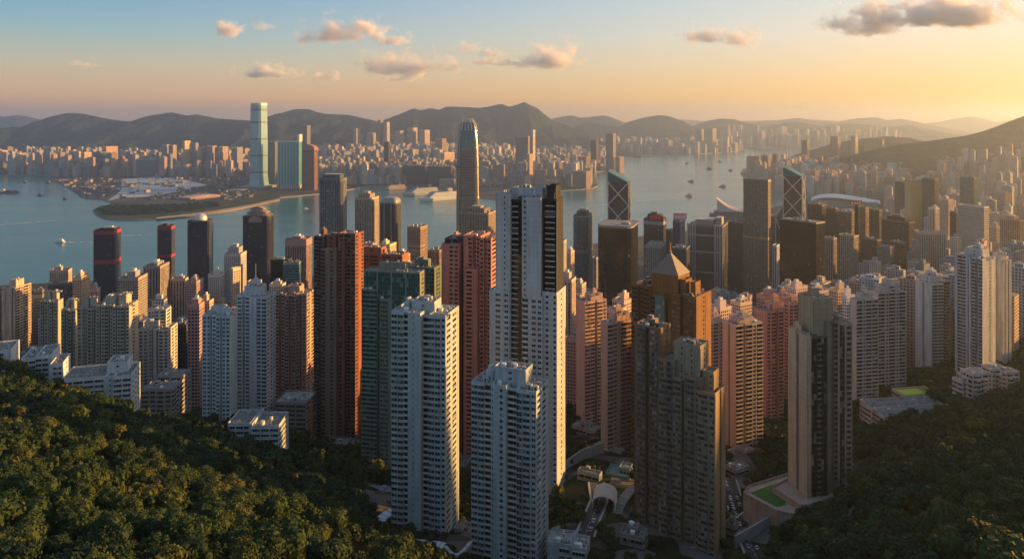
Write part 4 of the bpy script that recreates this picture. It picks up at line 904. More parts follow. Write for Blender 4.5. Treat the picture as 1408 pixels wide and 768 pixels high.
r, W, D, h = block(OT, OC, 'grey blue tower with a tall arched strip of teal glass in its middle', 438,471,478, 246, 1500, 16, 'stripe', (0.15,0.155,0.18), 'none', shape=lambda W, D: chamfer(W, D, W*.1))
m = MB(); m.prism([(p[0]*.72, p[1]*.72) for p in rect(W, D)], h, h+9, 0, 1); o = m.build('upper_storeys', [fmat('teal'), ROOFP], r); o.color = (0.2,0.24,0.26,1)
m = MB(); n = 12; wv = W*.17; zt_ = h-26
for q in range(n):
    a, b2 = math.pi*q/n, math.pi*(q+1)/n
    xa, xb = -wv*math.cos(a), -wv*math.cos(b2); za, zc = zt_+wv*1.3*math.sin(a), zt_+wv*1.3*math.sin(b2)
    m.quad((xa,-D/2-1,20),(xb,-D/2-1,20),(xb,-D/2-1,zc),(xa,-D/2-1,za),0,((xa,20),(xb,20),(xb,zc),(xa,za))); m.quad((xa,-D/2-1,za),(xb,-D/2-1,zc),(xb,-D/2+.1,zc),(xa,-D/2+.1,za))
m.quad((-wv,-D/2-1,20),(-wv,-D/2-1,zt_),(-wv,-D/2+.1,zt_),(-wv,-D/2+.1,20)); m.quad((wv,-D/2-1,zt_),(wv,-D/2-1,20),(wv,-D/2+.1,20),(wv,-D/2+.1,zt_))
o = m.build('glass_arch', fmat('teal'), r); o.color = (0.3,0.32,0.3,1)
r, W, D, h = block(OT, OC, 'curved dark glass tower with a rounded top and a gold lit edge', 521,545,553, 280, 1500, 18, 'dark', (0.13,0.12,0.12), 'none', shape=lambda W, D: [p[:2] for p in sq(W, D, 0, W*.2, 3)])
m = MB(); m.loft([sq(W*s, D*s, h+z, W*.2*s, 3) for z, s in ((0,1.0),(5,.93),(9,.8),(11.5,.6))]); o = m.build('rounded_top', plain((0.33,0.29,0.25), .4, .3, name='crown_metal'), r)
for s in (-1, 1):
    m = MB(); m.bar((s*W*.2,-D/2-.5,0),(s*W*.2,-D/2-.5,h+3),1.1); m.build('fin', plain((0.5,0.42,0.34), .5, name='fin_paint'), r)
B = block
B(OT, OC, 'pale tower of narrow upright stripes, left of the curved dark glass tower', 488,511,521, 273, 1520, 20, 'stripe', (0.48,0.38,0.31), 'step')
B(OT, OC, 'square tan office block with a gold lit right wall in front of the water', 560,578,588, 313, 1150, 26, 'band', (0.36,0.24,0.18), 'plant')
B(OT, OC, 'mauve topped tower with a stepped crown, left of the dark red brick tower', 392,421,429, 330, 1080, 20, 'stripe', (0.30,0.20,0.20), 'box plant', band=[(0,9,(0.36,0.21,0.21))])
B('residential_block', 'residential block', 'brown striped block at the foot of the clawed skyscraper', 632,670,682, 294, 1480, 20, 'stripe', (0.36,0.27,0.20), 'plant step')
B(OT, OC, 'black slab tower with rounded corners, in front of the lone cross braced tower', 820,868,879, 313, 1120, 10, 'black', (0.012,0.012,0.012), 'plant', shape=lambda W, D: [p[:2] for p in sq(W, D, 0, min(W, D)*.22, 3)], band=[(-1,3,(0.22,0.19,0.17))])
B(OT, OC, 'black slab tower below the cross braced tower with twin masts', 1072,1122,1134, 307, 1080, 30, 'black', (0.014,0.012,0.011), 'plant', band=[(-1,2,(0.20,0.17,0.15))])
B(OT, OC, 'eight sided blue grey glass tower alone by the water', 787,808,816, 298, 1500, 12, 'blue', (0.20,0.19,0.19), 'step', shape=lambda W, D: chamfer(W, D, W*.28), band=[(70,6,(0.12,0.115,0.11))])
B(OT, OC, 'large brown office tower with a pale window grid', 1022,1056,1060, 248, 1500, 20, 'grid', (0.27,0.205,0.16), 'none', band=[(118,5,(0.42,0.24,0.12)),(-1,4,(0.16,0.12,0.10))])  # orange band paints the glow of a lit window row
B(OT, OC, 'dark office tower with a red roof sign, left of the tower with a blue wall', 885,912,916, 302, 1420, 12, 'dark', (0.10,0.09,0.09), 'step', band=[(4,7,(0.30,0.28,0.27))])
B(OT, OC, 'narrow tower with a blue glass wall and a pink roof sign', 925,936,942, 304, 1450, 12, 'blue', (0.16,0.24,0.36), 'box')
r, W, D, h = B('banking_hall', OC, 'grey office building hung between exposed steel masts and trusses', 946,994,1001, 312, 1350, 8, 'dark', (0.16,0.155,0.15), 'none')
SM = plain((0.42,0.41,0.40), .45, .4, name='mast_steel', var=.1)
for t in (-.5,-.36,.28,.42):
    m = MB(); m.bar((t*W,-D/2-2,0),(t*W,-D/2-2,h+4),2.6); m.bar((t*W+4.5,-D/2-2,0),(t*W+4.5,-D/2-2,h+4),2.0); m.build('steel_mast', SM, r)
for f in (.28,.5,.72,.9):
    m = MB(); m.bar((-.5*W,-D/2-2.2,h*f),(.46*W,-D/2-2.2,h*f),2.2); m.build('hanging_truss', SM, r)
m = MB(); m.box(-W*.3,W*.2,-D*.3,D*.3,h,h+10,0,mt=1); m.box(W*.25,W*.42,-D*.2,D*.2,h,h+14,0,mt=1); m.build('roof_plant', [plain((0.3,0.25,0.23),.8,name='roof_wall'), ROOFP], r)
for px, d_, w_, hh, z0, c, lab in ((903,1425,26,7,303,(0.55,0.05,0.04),'red roof sign board on the dark office tower'),(935,1452,26,12,303,(0.75,0.22,0.30),'pink roof sign board above the blue glass wall'),(1177,1500,24,9,283,(0.62,0.07,0.04),'red roof sign board with pale marks among the brown offices')):
    rr = root_at('roof_sign', lab, 'sign', px, d_-4, Z(z0, d_)+1, 0)
    m = MB(); m.box(-w_/2,w_/2,-.6,.6,2,2+hh,bottom=True); m.build('sign_panel', plain(c, .5, name='sign_paint'), rr)
    m = MB(); [m.box(x-.3,x+.3,.4,1.0,-2,2) for x in (-w_*.4,0,w_*.4)]; m.build('sign_post', DARK, rr)
    if 'pale' in lab or 'pink' in lab:
        m = MB()
        for k in range(4): m.box(-w_*.4+k*w_*.22,-w_*.4+k*w_*.22+w_*.13,-.9,-.62,3.5,hh*.8,bottom=True)
        m.build('sign_mark', plain((0.8,0.7,0.66), .5, name='sign_letters'), rr)
# ---------------------------------------------------------------- other buildings of the near shore: (columns, top, distance, turn, pattern, colour, roof, label)
RB, RC = 'apartment_tower', 'apartment tower'
for a in (
 (-24,2,9,402,820,20,'fine',(0.13,0.14,0.17),'box','dark blue grey tower at the western edge, left of the tan gold lit tower'),
 (46,58,61,400,850,15,'band',(0.15,0.17,0.19),'plant','narrow blue grey tower with pale bands, right of the tan gold lit tower'),
 (68,94,99,372,930,18,'fine',(0.42,0.30,0.24),'tank','tan tower with a broad blank top storey against the water, near the western edge'),
 (66,110,114,390,900,18,'grid',(0.17,0.14,0.13),'plant','dark gridded tower just below the tan blank topped tower'),
 (100,112,124,382,880,30,'fine',(0.44,0.32,0.22),'box','slim tower with a blank gold lit right wall, right of the dark gridded tower'),
 (122,133,138,398,960,25,'fine',(0.38,0.29,0.25),'tank','small pinkish block before the red banded tower'),
 (162,190,203,383,820,22,'fine',(0.25,0.22,0.20),'box','grey tower with teal glass at its top and a tan gold lit right wall'),
 (197,220,233,367,900,22,'stripe',(0.24,0.20,0.19),'box plant','grey brown tower with a lit yellow corner, before the eastern red banded tower'),
 (204,229,235,425,690,20,'fine',(0.47,0.44,0.42),'step','pale tower with stepped roof blocks just behind the white stepped tower'),
 (234,255,259,384,930,18,'stripe',(0.33,0.29,0.28),'tank','pale grey striped tower between the red banded and the domed tower'),
 (254,270,280,388,880,24,'fine',(0.31,0.22,0.22),'box','mauve tower with a lit yellow edge below the domed tower'),
 (238,256,260,448,720,20,'dark',(0.07,0.05,0.05),'plant','dark brown tower between the white stepped tower and a mauve tower'),
 (258,274,281,420,640,22,'flat',(0.36,0.21,0.20),'box','mauve pink tower directly left of the light blue tower'),
 (274,288,294,415,700,22,'fine',(0.42,0.28,0.22),'tank','small pink block with a lit roof, behind the light blue tower'),
 (286,303,309,378,980,20,'fine',(0.50,0.46,0.43),'tank','white block of broken outline left of a grey white tower'),
 (308,331,339,350,1000,18,'fine',(0.38,0.37,0.37),'step','grey white tower with a pale stepped crown, left of the arched crown tower'),
 (317,320,331,370,900,50,'fine',(0.50,0.40,0.30),'none','plain slab with one gold lit wall standing before the grey white tower'),
 (340,355,360,388,900,20,'fine',(0.44,0.33,0.26),'mast','beige block with a small spire before the arched crown tower'),
 (372,396,402,358,1000,18,'black',(0.03,0.03,0.035),'plant','low black block right of the arched crown tower'),
 (389,411,414,362,960,12,'teal',(0.15,0.22,0.24),'plant','teal glass block with a pale right edge, below the mauve topped tower'),
 (370,388,393,392,820,20,'fine',(0.46,0.37,0.30),'tank','beige rooftop block behind the white tower with the lit wall'),
 (497,512,518,336,1080,20,'grid',(0.30,0.26,0.23),'plant','greyish block below the pale striped tower'),
 (520,536,545,337,1000,26,'fine',(0.52,0.40,0.24),'tank','yellow lit low block below the curved dark glass tower'),
 (546,556,564,352,980,26,'fine',(0.44,0.28,0.22),'tank','small pinkish block left of the square tan office block'),
 (552,566,570,365,900,20,'fine',(0.40,0.32,0.27),'box','low beige block in front of the square tan office block'),
 (588,604,612,345,1180,20,'grid',(0.26,0.20,0.17),'plant','low brown waterfront block right of the square tan office block'),
 (606,624,630,348,1350,20,'grid',(0.20,0.15,0.14),'plant','dark brown block left of the foot of the clawed skyscraper'),
 (760,775,779,332,980,14,'fine',(0.33,0.31,0.30),'tank','grey apartment block peeping out right of the tallest white tower'),
 (776,785,790,347,1040,20,'fine',(0.44,0.35,0.29),'box','slim pale block left of the eight sided glass tower'),
 (766,786,792,386,720,16,'stripe',(0.38,0.30,0.24),'tank','tan ribbed tower with lit parapets, close right of the tallest white tower'),
 (776,793,797,468,640,16,'fine',(0.36,0.26,0.24),'plant','mauve lower block between the tallest white tower and the pink towers'),
 (792,800,806,392,860,20,'fine',(0.34,0.31,0.28),'box','small grey block left of the black rounded slab'),
 (814,820,824,355,1250,20,'band',(0.38,0.37,0.36),'none','thin white block squeezed left of the black rounded slab'),
 (842,858,870,415,700,35,'fine',(0.50,0.38,0.33),'tank','low pale pink block with a white roof house, behind the two pink towers'),
 (834,846,862,428,640,35,'fine',(0.52,0.36,0.30),'plant','low pink block with lit roof walls just behind the nearest pink tower'),
 (914,921,925,318,1480,12,'grid',(0.20,0.17,0.15),'plant','narrow brown block between the red signed and the blue walled tower'),
 (886,908,916,340,1330,10,'stripe',(0.22,0.21,0.20),'plant','grey ribbed block below the tower with the red roof sign'),
 (924,944,950,342,1300,10,'dark',(0.12,0.13,0.15),'plant','dark bluish block below the blue walled tower'),
 (1000,1020,1024,306,1560,14,'dark',(0.17,0.15,0.14),'plant','dark grey block left of the brown gridded office tower'),
 (1058,1070,1074,298,1650,16,'grid',(0.25,0.21,0.19),'plant','grey block behind the lower wing of the twin masted tower'),
 (1062,1068,1073,338,1350,16,'stripe',(0.42,0.41,0.40),'none','white ribbed block at the left edge of the black slab'),
 (1110,1130,1137,282,1620,30,'dark',(0.13,0.095,0.075),'plant','dark brown office block left in the group behind the black slab'),
 (1136,1149,1153,287,1560,30,'dark',(0.15,0.105,0.08),'plant','brown office block with a lit roof in the group behind the black slab'),
 (1150,1171,1176,293,1600,30,'grid',(0.21,0.15,0.115),'plant','brown ribbed office block left of the slender dark tower'),
 (1175,1180,1184,283,1450,30,'black',(0.05,0.035,0.03),'none','slender dark tower among the brown offices'),
 (1180,1190,1195,286,1560,30,'grid',(0.22,0.14,0.10),'plant','brown office block right of the slender dark tower'),
 (1193,1209,1213,289,1640,30,'dark',(0.18,0.115,0.08),'plant','brown office block with a gold lit roof edge, end of the office row'),
 (1212,1250,1258,306,1500,34,'dark',(0.14,0.10,0.08),'step plant','wide dark brown office block with a stepped roof'),
 (1132,1146,1151,328,1350,28,'stripe',(0.24,0.19,0.16),'plant','grey brown block directly right of the black slab'),
 (1153,1174,1181,325,1300,28,'stripe',(0.28,0.22,0.18),'plant','brown tower with pale upright ribs below the office row'),
 (1184,1206,1212,330,1400,30,'dark',(0.12,0.09,0.075),'plant','low dark block below the office row'),
 (1207,1224,1230,340,1250,30,'grid',(0.27,0.23,0.21),'plant','grey block of small windows below the wide dark brown office block'),
 (1224,1240,1246,334,1300,30,'dark',(0.16,0.12,0.10),'plant','brown block beside the tan finned office block'),
 (1257,1266,1301,321,1200,62,'stripe',(0.36,0.27,0.21),'plant','tan office block with upright fins and a paler left wall'),
 (1276,1286,1292,287,1550,34,'stripe',(0.50,0.40,0.33),'tank','white ribbed tower right of the golden glass tower'),
 (1290,1304,1311,275,1750,34,'fine',(0.42,0.30,0.23),'tank','pinkish tower between the white ribbed tower and the louvred tower'),
 (1306,1315,1319,292,1480,34,'dark',(0.17,0.12,0.09),'plant','narrow dark tower at the left side of the white louvred tower'),
 (1317,1353,1360,285,1300,30,'louvre',(0.60,0.55,0.50),'none','white office tower with close horizontal louvres'),
 (1230,1244,1254,250,2250,36,'dark',(0.16,0.13,0.11),'plant','dark tower left of the golden glass wall'),
 (1244,1253,1270,249,2150,56,'gold',(0.34,0.22,0.10),'plant','glass tower whose right wall shines gold in the sun'),
 (1268,1285,1291,246,2100,34,'dark',(0.15,0.11,0.085),'plant','tall dark brown tower right of the golden glass tower'),
 (1320,1339,1345,244,2050,34,'teal',(0.16,0.15,0.10),'plant','olive green tower wrapped in netting above the louvred tower'),
 (1375,1402,1412,303,1350,36,'stripe',(0.26,0.18,0.13),'box','brown tower with a white roof drum near the eastern edge'),
 (1358,1370,1376,312,1500,36,'fine',(0.42,0.32,0.26),'tank','pale pink tower right of the white louvred tower'),
 (1080,1094,1111,396,760,42,'flat',(0.58,0.42,0.40),'tank','pinkish white low block with dark windows behind the salmon towers'),
 (1108,1120,1142,402,780,42,'fine',(0.52,0.42,0.36),'tank plant','cream low block behind the tan tower'),
 (1140,1152,1166,400,730,42,'flat',(0.56,0.40,0.26),'tank','orange lit block between the tan and the grey white towers'),
 (1158,1164,1176,408,660,44,'fine',(0.60,0.58,0.58),'box','narrow block with a white blank wall left of the balcony towers'),
 (1004,1018,1034,418,690,42,'fine',(0.55,0.42,0.35),'plant tank','long cream roofed block behind the cream tower'),
 (976,990,1006,425,660,42,'fine',(0.55,0.44,0.38),'plant tank','low cream block with white roof rooms right of the pyramid roofed tower'),
 (1040,1052,1070,408,760,42,'fine',(0.50,0.25,0.19),'tank','salmon roof block peeping over the salmon red tower'),
 (1262,1280,1296,380,800,40,'fine',(0.56,0.46,0.40),'tank','white block with a lit roof behind the slim plain walled tower'),
 (1222,1236,1256,388,840,40,'fine',(0.44,0.36,0.31),'plant','low brownish block left of the slim plain walled tower'),
 (1292,1304,1318,378,900,40,'fine',(0.52,0.42,0.36),'tank plant','cream low block left of the tall balcony tower'),
 ):
    xa, xc, xb, y, d, rel, st, col, top, lab = a
    if st in ('fine','flat','stripe'): col = tuple(min(.75, c*1.25) for c in col)
    B(RB if st in ('fine','flat') else OT, RC if st in ('fine','flat') else OC, lab, xa, xc, xb, y, d, rel, st, col, top)
# white chimney-like drum and lit gold panel already belong to their towers; the stadium-like hall with a white wave roof:
d = 3350; r = root_at('exhibition_hall', 'low hall with a white wave shaped roof among the brown city blocks', 'hall', 1162, d, 3, R(-24))
m = MB(); L, Wd = 265, 120; m.box(-L/2,L/2,-Wd/2,Wd/2,0,26); o = m.build('hall_walls', fmat('band'), r); o.color = (0.5,0.45,0.4,1)
m = MB(); n = 20
for k in range(n):
    def hz(t): return 30+26*math.sin(math.pi*(t**.7))*(1-.35*t)
    a, b2 = k/n, (k+1)/n; xa, xb = -L*.54+L*1.08*a, -L*.54+L*1.08*b2; wa, wb = Wd*(.35+.3*math.sin(math.pi*a)), Wd*(.35+.3*math.sin(math.pi*b2))
    m.quad((xa,-wa,hz(a)-10),(xb,-wb,hz(b2)-10),(xb,0,hz(b2)),(xa,0,hz(a))); m.quad((xa,0,hz(a)),(xb,0,hz(b2)),(xb,wb,hz(b2)-10),(xa,wa,hz(a)-10))
    m.quad((xa,-wa,hz(a)-13),(xb,-wb,hz(b2)-13),(xb,-wb,hz(b2)-10),(xa,-wa,hz(a)-10))
m.build('wave_roof', plain((0.75,0.72,0.68), .4, name='white_roof', var=.06), r)
d = 2900; r = root_at('convention_centre', 'waterfront hall with a swept roof like a wing, left of the brown gridded tower', 'hall', 1003, d, 3, R(-14))
m = MB(); m.box(-60,60,-40,40,0,34,0,mt=1); m.box(-78,-55,-30,10,0,22,0,mt=1); o = m.build('hall_walls', [fmat('blue'), ROOFP], r); o.color = (0.25,0.24,0.23,1)
m = MB(); n = 14
for k in range(n):
    a, b2 = k/n, (k+1)/n; f = lambda t: (-48+100*t, 44+44*(1-t)**2.2, 16+30*t)
    (xa,za,wa), (xb,zb,wb) = f(a), f(b2); m.quad((xa,-wa,za-8),(xb,-wb,zb-8),(xb,0,zb),(xa,0,za)); m.quad((xa,0,za),(xb,0,zb),(xb,wb,zb-8),(xa,wa,za-8)); m.quad((xa,-wa,34),(xb,-wb,34),(xb,-wb,zb-8),(xa,-wa,za-8))
m.build('swept_roof', plain((0.55,0.42,0.37), .5, name='pink_grey_roof', var=.1), r)
# ---------------------------------------------------------------- across the harbour: the blocks one can tell apart
FT, FC = 'far_tower', 'far tower'
r, W, D, h = B('apartment_slab', RC, 'teal glass slab with white frames beside the tallest glass skyscraper', 382,411,415, 195, 4150, 10, 'sea', (0.16,0.40,0.42), 'none')
FRM = plain((0.62,0.58,0.52), .6, name='frame_paint')
for k in range(8):
    m = MB(); m.bar((-W/2+W*k/7,-D/2-1.5,26),(-W/2+W*k/7,-D/2-1.5,h+4),2.6 if k in (0,7) else 1.6); m.build('upright_fin', FRM, r)
m = MB(); m.box(-W/2-6,W/2+6,-D/2-10,D/2,0,22,0,mt=1); o = m.build('podium', [facade(9, 12, .6, .8, (0.05,0.05,0.05)), ROOFP], r); o.color = (0.6,0.55,0.5,1)
m = MB(); m.box(W/2-9,W/2+3,-D/2,D/2,h,h+42,0,mt=1); m.build('end_tower', [FRM, ROOFP], r)
m = MB(); m.box(-W/2-2,W/2+1,-D/2-2.5,-D/2+2,h-2,h+6); m.build('top_beam', FRM, r)
r, W, D, h = B('apartment_slab', RC, 'red brown slab with a rounded shoulder, right of the teal glass slab', 415,432,437, 206, 4050, 20, 'stripe', (0.28,0.11,0.07), 'none')
m = MB(); n = 8
P = [(-W/2+W*q/n, h+30*math.sqrt(max(0, 1-(q/n*1.9-.7)**2/1.7))) for q in range(n+1)]
for q in range(n):
    (xa, za), (xb, zc) = P[q], P[q+1]; m.quad((xa,-D/2,h),(xb,-D/2,h),(xb,-D/2,zc),(xa,-D/2,za)); m.quad((xa,-D/2,za),(xb,-D/2,zc),(xb,D/2,zc),(xa,D/2,za))
m.quad((W/2,-D/2,h),(W/2,D/2,h),(W/2,D/2,P[-1][1]),(W/2,-D/2,P[-1][1])); m.quad((-W/2,D/2,h),(-W/2,-D/2,h),(-W/2,-D/2,P[0][1]),(-W/2,D/2,P[0][1])); m.build('rounded_top', plain((0.30,0.14,0.10),.7,name='red_stone'), r)
for a in (
 (369,378,383,195,4350,20,'stripe',(0.16,0.17,0.19),'none','dark tower between the glass skyscraper and the teal slab'),
 (416,422,427,173,4700,18,'stripe',(0.20,0.17,0.17),'none','slim dark tower rising behind the red brown slab'),
 (60,70,74,203,5350,18,'fine',(0.20,0.24,0.28),'none','tall blue grey tower at the tip of the far western quay'),
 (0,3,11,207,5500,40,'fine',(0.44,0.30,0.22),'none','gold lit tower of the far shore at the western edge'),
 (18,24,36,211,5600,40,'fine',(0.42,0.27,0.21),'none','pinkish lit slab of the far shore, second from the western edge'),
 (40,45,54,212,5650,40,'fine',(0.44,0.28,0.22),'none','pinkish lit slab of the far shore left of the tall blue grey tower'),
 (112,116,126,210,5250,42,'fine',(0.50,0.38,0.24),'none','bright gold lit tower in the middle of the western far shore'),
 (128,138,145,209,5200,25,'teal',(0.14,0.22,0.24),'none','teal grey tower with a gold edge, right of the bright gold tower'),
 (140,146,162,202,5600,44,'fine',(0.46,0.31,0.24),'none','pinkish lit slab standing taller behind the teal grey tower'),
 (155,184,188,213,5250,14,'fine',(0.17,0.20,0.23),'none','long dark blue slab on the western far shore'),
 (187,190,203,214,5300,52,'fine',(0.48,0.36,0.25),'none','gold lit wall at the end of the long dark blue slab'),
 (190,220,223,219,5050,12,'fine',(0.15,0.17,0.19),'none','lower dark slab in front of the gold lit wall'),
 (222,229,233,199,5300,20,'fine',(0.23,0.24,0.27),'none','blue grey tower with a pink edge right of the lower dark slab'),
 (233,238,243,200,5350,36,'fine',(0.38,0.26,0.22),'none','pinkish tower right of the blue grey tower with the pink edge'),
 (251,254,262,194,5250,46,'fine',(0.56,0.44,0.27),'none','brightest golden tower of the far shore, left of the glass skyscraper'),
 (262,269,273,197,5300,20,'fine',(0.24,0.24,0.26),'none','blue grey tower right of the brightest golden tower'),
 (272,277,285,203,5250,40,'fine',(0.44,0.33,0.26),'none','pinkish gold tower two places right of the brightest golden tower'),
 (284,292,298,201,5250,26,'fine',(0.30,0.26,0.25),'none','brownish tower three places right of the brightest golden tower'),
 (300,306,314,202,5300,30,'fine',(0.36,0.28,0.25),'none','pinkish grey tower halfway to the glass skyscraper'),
 (318,326,334,203,5200,26,'fine',(0.28,0.26,0.26),'none','grey tower just left of the glass skyscraper'),
 (486,490,495,177,7600,26,'fine',(0.42,0.30,0.24),'none','lone pinkish tower standing above the far city under the peaks'),
 (504,512,517,183,7500,24,'fine',(0.32,0.26,0.23),'none','broad grey tower standing above the far city under the peaks'),
 (519,523,527,165,7700,26,'stripe',(0.24,0.21,0.2),'none','first of the tall cluster below the western saddle of the peaks'),
 (527,532,536,168,7700,26,'fine',(0.40,0.31,0.26),'none','paler of the tall cluster below the western saddle of the peaks'),
 (528,534,537,195,5000,20,'dark',(0.13,0.12,0.12),'none','dark office tower rising above the middle of the far waterfront'),
 (543,550,556,180,7400,26,'fine',(0.38,0.28,0.23),'none','wide pinkish block right of the tall cluster under the peaks'),
 (560,568,574,176,7500,26,'fine',(0.40,0.30,0.25),'none','pinkish slab block with a higher neighbour under the peaks'),
 (576,584,591,179,7450,26,'fine',(0.41,0.31,0.25),'none','pinkish slab block next to the wide brown block under the peaks'),
 (598,608,614,191,6200,22,'stripe',(0.30,0.20,0.16),'none','wide brown block left of the clawed skyscraper'),
 (549,560,567,226,4500,14,'fine',(0.17,0.17,0.18),'none','low grey waterfront block left of the long dark ferry terminal block'),
 (560,584,588,228,4420,12,'dark',(0.15,0.15,0.15),'none','long dark terminal block above the moored cruise ships'),
 (588,620,624,229,4350,12,'dark',(0.16,0.155,0.15),'none','second long dark terminal block, left of the clawed skyscraper'),
 (604,624,630,247,4250,12,'band',(0.40,0.32,0.26),'none','low pale pier hall behind the moored cruise ships'),
 (605,611,625,210,5200,40,'fine',(0.50,0.38,0.26),'none','gold lit block above the long dark terminal'),
 (662,672,678,246,4600,20,'flat',(0.60,0.45,0.34),'none','pale gold lit hall right of the clawed skyscraper'),
 (678,690,702,252,4300,24,'band',(0.46,0.34,0.28),'none','pinkish low hall on the quay right of the clawed skyscraper'),
 (709,726,732,188,4700,16,'stripe',(0.26,0.21,0.19),'none','tall grey brown tower of the far shore above the tallest white tower'),
 (730,733,736,179,4750,20,'fine',(0.48,0.41,0.36),'none','pale needle tower attached to the tall grey brown tower'),
 (712,724,730,224,4400,16,'grid',(0.42,0.38,0.35),'none','pale office block below the tall grey brown tower'),
 (724,728,733,212,4420,40,'fine',(0.55,0.38,0.22),'none','thin gold lit block in front of the pale needle tower'),
 (735,748,752,234,4300,18,'band',(0.38,0.30,0.26),'none','low pinkish block right of the thin gold lit block'),
 (748,762,768,249,4150,18,'band',(0.42,0.30,0.25),'none','pinkish hall on the far quay above the tallest white tower'),
 (760,772,778,222,5000,24,'fine',(0.56,0.44,0.30),'none','white gold roofed hall in the far eastern quarter'),
 (787,806,813,236,4150,22,'flat',(0.26,0.17,0.14),'none','square brown hall on the point of the far shore'),
 (796,806,812,216,5150,22,'band',(0.26,0.19,0.15),'none','domed brown hall behind the far point'),
 (812,820,823,193,5600,18,'dark',(0.16,0.12,0.105),'none','dark tower left of the rounded waterfront tower'),
 (833,843,847,184,5400,18,'stripe',(0.22,0.16,0.14),'round','rounded tall tower at the end of the far eastern waterfront'),
 (846,852,858,216,5350,22,'fine',(0.24,0.17,0.14),'none','wedge shaped low block right of the rounded tall tower'),
 (955,963,968,178,8700,24,'fine',(0.25,0.20,0.17),'none','grey tower pair on the far eastern point'),
 (968,980,985,177,8600,24,'fine',(0.26,0.20,0.17),'none','broad grey tower at the tip of the far eastern point'),
 (1046,1056,1060,214,4600,24,'fine',(0.20,0.15,0.12),'none','brown waterfront slab where the strait narrows'),
 (1032,1044,1049,215,4750,24,'fine',(0.27,0.20,0.16),'none','paler brown slab at the tip where the strait narrows'),
 (1062,1068,1071,212,4550,24,'dark',(0.15,0.115,0.10),'none','dark block left of the twin masts'),
 (1102,1110,1113,193,5200,26,'dark',(0.19,0.13,0.10),'none','dark tower standing right above the twin masts'),
 (1142,1152,1156,188,5400,28,'dark',(0.17,0.12,0.095),'none','tall dark tower on the eastern skyline, tallest of its row'),
 (1170,1176,1180,187,5600,28,'fine',(0.24,0.17,0.13),'none','brown tower two places right of the tall dark skyline tower'),
 (1188,1196,1200,193,5500,28,'fine',(0.25,0.18,0.13),'none','stepped brown tower on the eastern skyline'),
 (1206,1213,1216,191,5500,28,'dark',(0.20,0.14,0.10),'none','last dark tower of the eastern skyline before the wooded hill'),
 ):
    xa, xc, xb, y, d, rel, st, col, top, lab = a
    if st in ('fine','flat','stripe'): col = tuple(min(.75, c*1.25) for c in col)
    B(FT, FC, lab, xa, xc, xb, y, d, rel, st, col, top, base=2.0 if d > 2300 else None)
# ---------------------------------------------------------------- the city mass
rng = np.random.default_rng(11)
PAL = np.array([(0.40,0.30,0.24),(0.34,0.25,0.21),(0.46,0.37,0.30),(0.26,0.24,0.24),(0.20,0.21,0.23),(0.50,0.43,0.37),(0.36,0.22,0.18),(0.30,0.27,0.25),(0.42,0.34,0.31),(0.30,0.34,0.38),(0.22,0.27,0.32)])*1.22
def inside(x, y, poly):
    c = False; n = len(poly)
    for i in range(n):
        x1, y1 = poly[i]; x2, y2 = poly[(i+1) % n]
        if (y1 > y) != (y2 > y) and x < (x2-x1)*(y-y1)/(y2-y1)+x1: c = not c
    return c
ZONES = {  # columns, distances, heights, count of towers one can tell apart, rest, label
 'west':   (KLN, (-60,352), (5000,6500), (50,165), 34, 800, 'tower of the crowded far shore west of the glass skyscraper', (22,46)),
 'middle': (KLN, (436,640), (4450,5600), (40,125), 40, 900, 'block in the crowded far city left of the clawed skyscraper', (20,44)),
 'midfar': (KLN, (390,700), (5600,7900), (55,165), 16, 1000, 'slab in the far city below the jagged peaks', (22,60)),
 'point':  (KLN, (658,835), (4300,7600), (35,135), 30, 800, 'block of the far eastern quarter behind the tallest white tower', (20,50)),
 'strait': (FAR2, (800,1020), (8350,9400), (60,190), 14, 260, 'slab on the low far eastern shore', (30,80)),
 'wall':   (None, (1000,1240), (9600,10500), (150,300), 18, 90, 'slab of the hazy row of towers under the strait hills', (34,60)),
 'north':  (ISL, (1030,1250), (3500,5200), (50,150), 40, 500, 'tower of the crowded eastern quarter behind the white wave roof', (20,44)),
 'valley': (ISL, (1125,1440), (1950,3700), (40,135), 46, 520, 'tower in the city below the wooded eastern hill', (18,34)),
 'slope':  (None, (1290,1470), (3000,4300), (90,170), 16, 50, 'slab high on the flank of the wooded eastern hill', (18,30)),
}
def tower_mesh(W, D, h, style, name='far_tower', tops=True, seed=0):
    m = MB(); r = random.Random(seed)
    m.prism(rect(W, D), 0, h, 0, 1)
    m.box(-W*.3, W*.22, -D*.3, D*.25, h, h+r.uniform(3,7), 0, mt=1)
    if r.random() < .5: m.box(-W*.1, W*.12, -D*.12, D*.1, h, h+r.uniform(8,12), 0, mt=1)
    if r.random() < .5: m.prism([(p[0]*.8, p[1]*1.15) for p in rect(W, D)], 0, h*r.uniform(.93,.985), 0, 1)
    return m
SHELVES = None
def env_limit(px):
    """the row above which nameless fill would hide something the photo shows"""
    return np.interp(px, [-100,0,130,250,430,520,600,700,780,830,900,1000,1040,1100,1200,1300,1420], [420,418,412,404,392,372,362,372,378,395,392,385,395,352,332,322,322])
massV, massF, massUV, massC = [], [], [], []
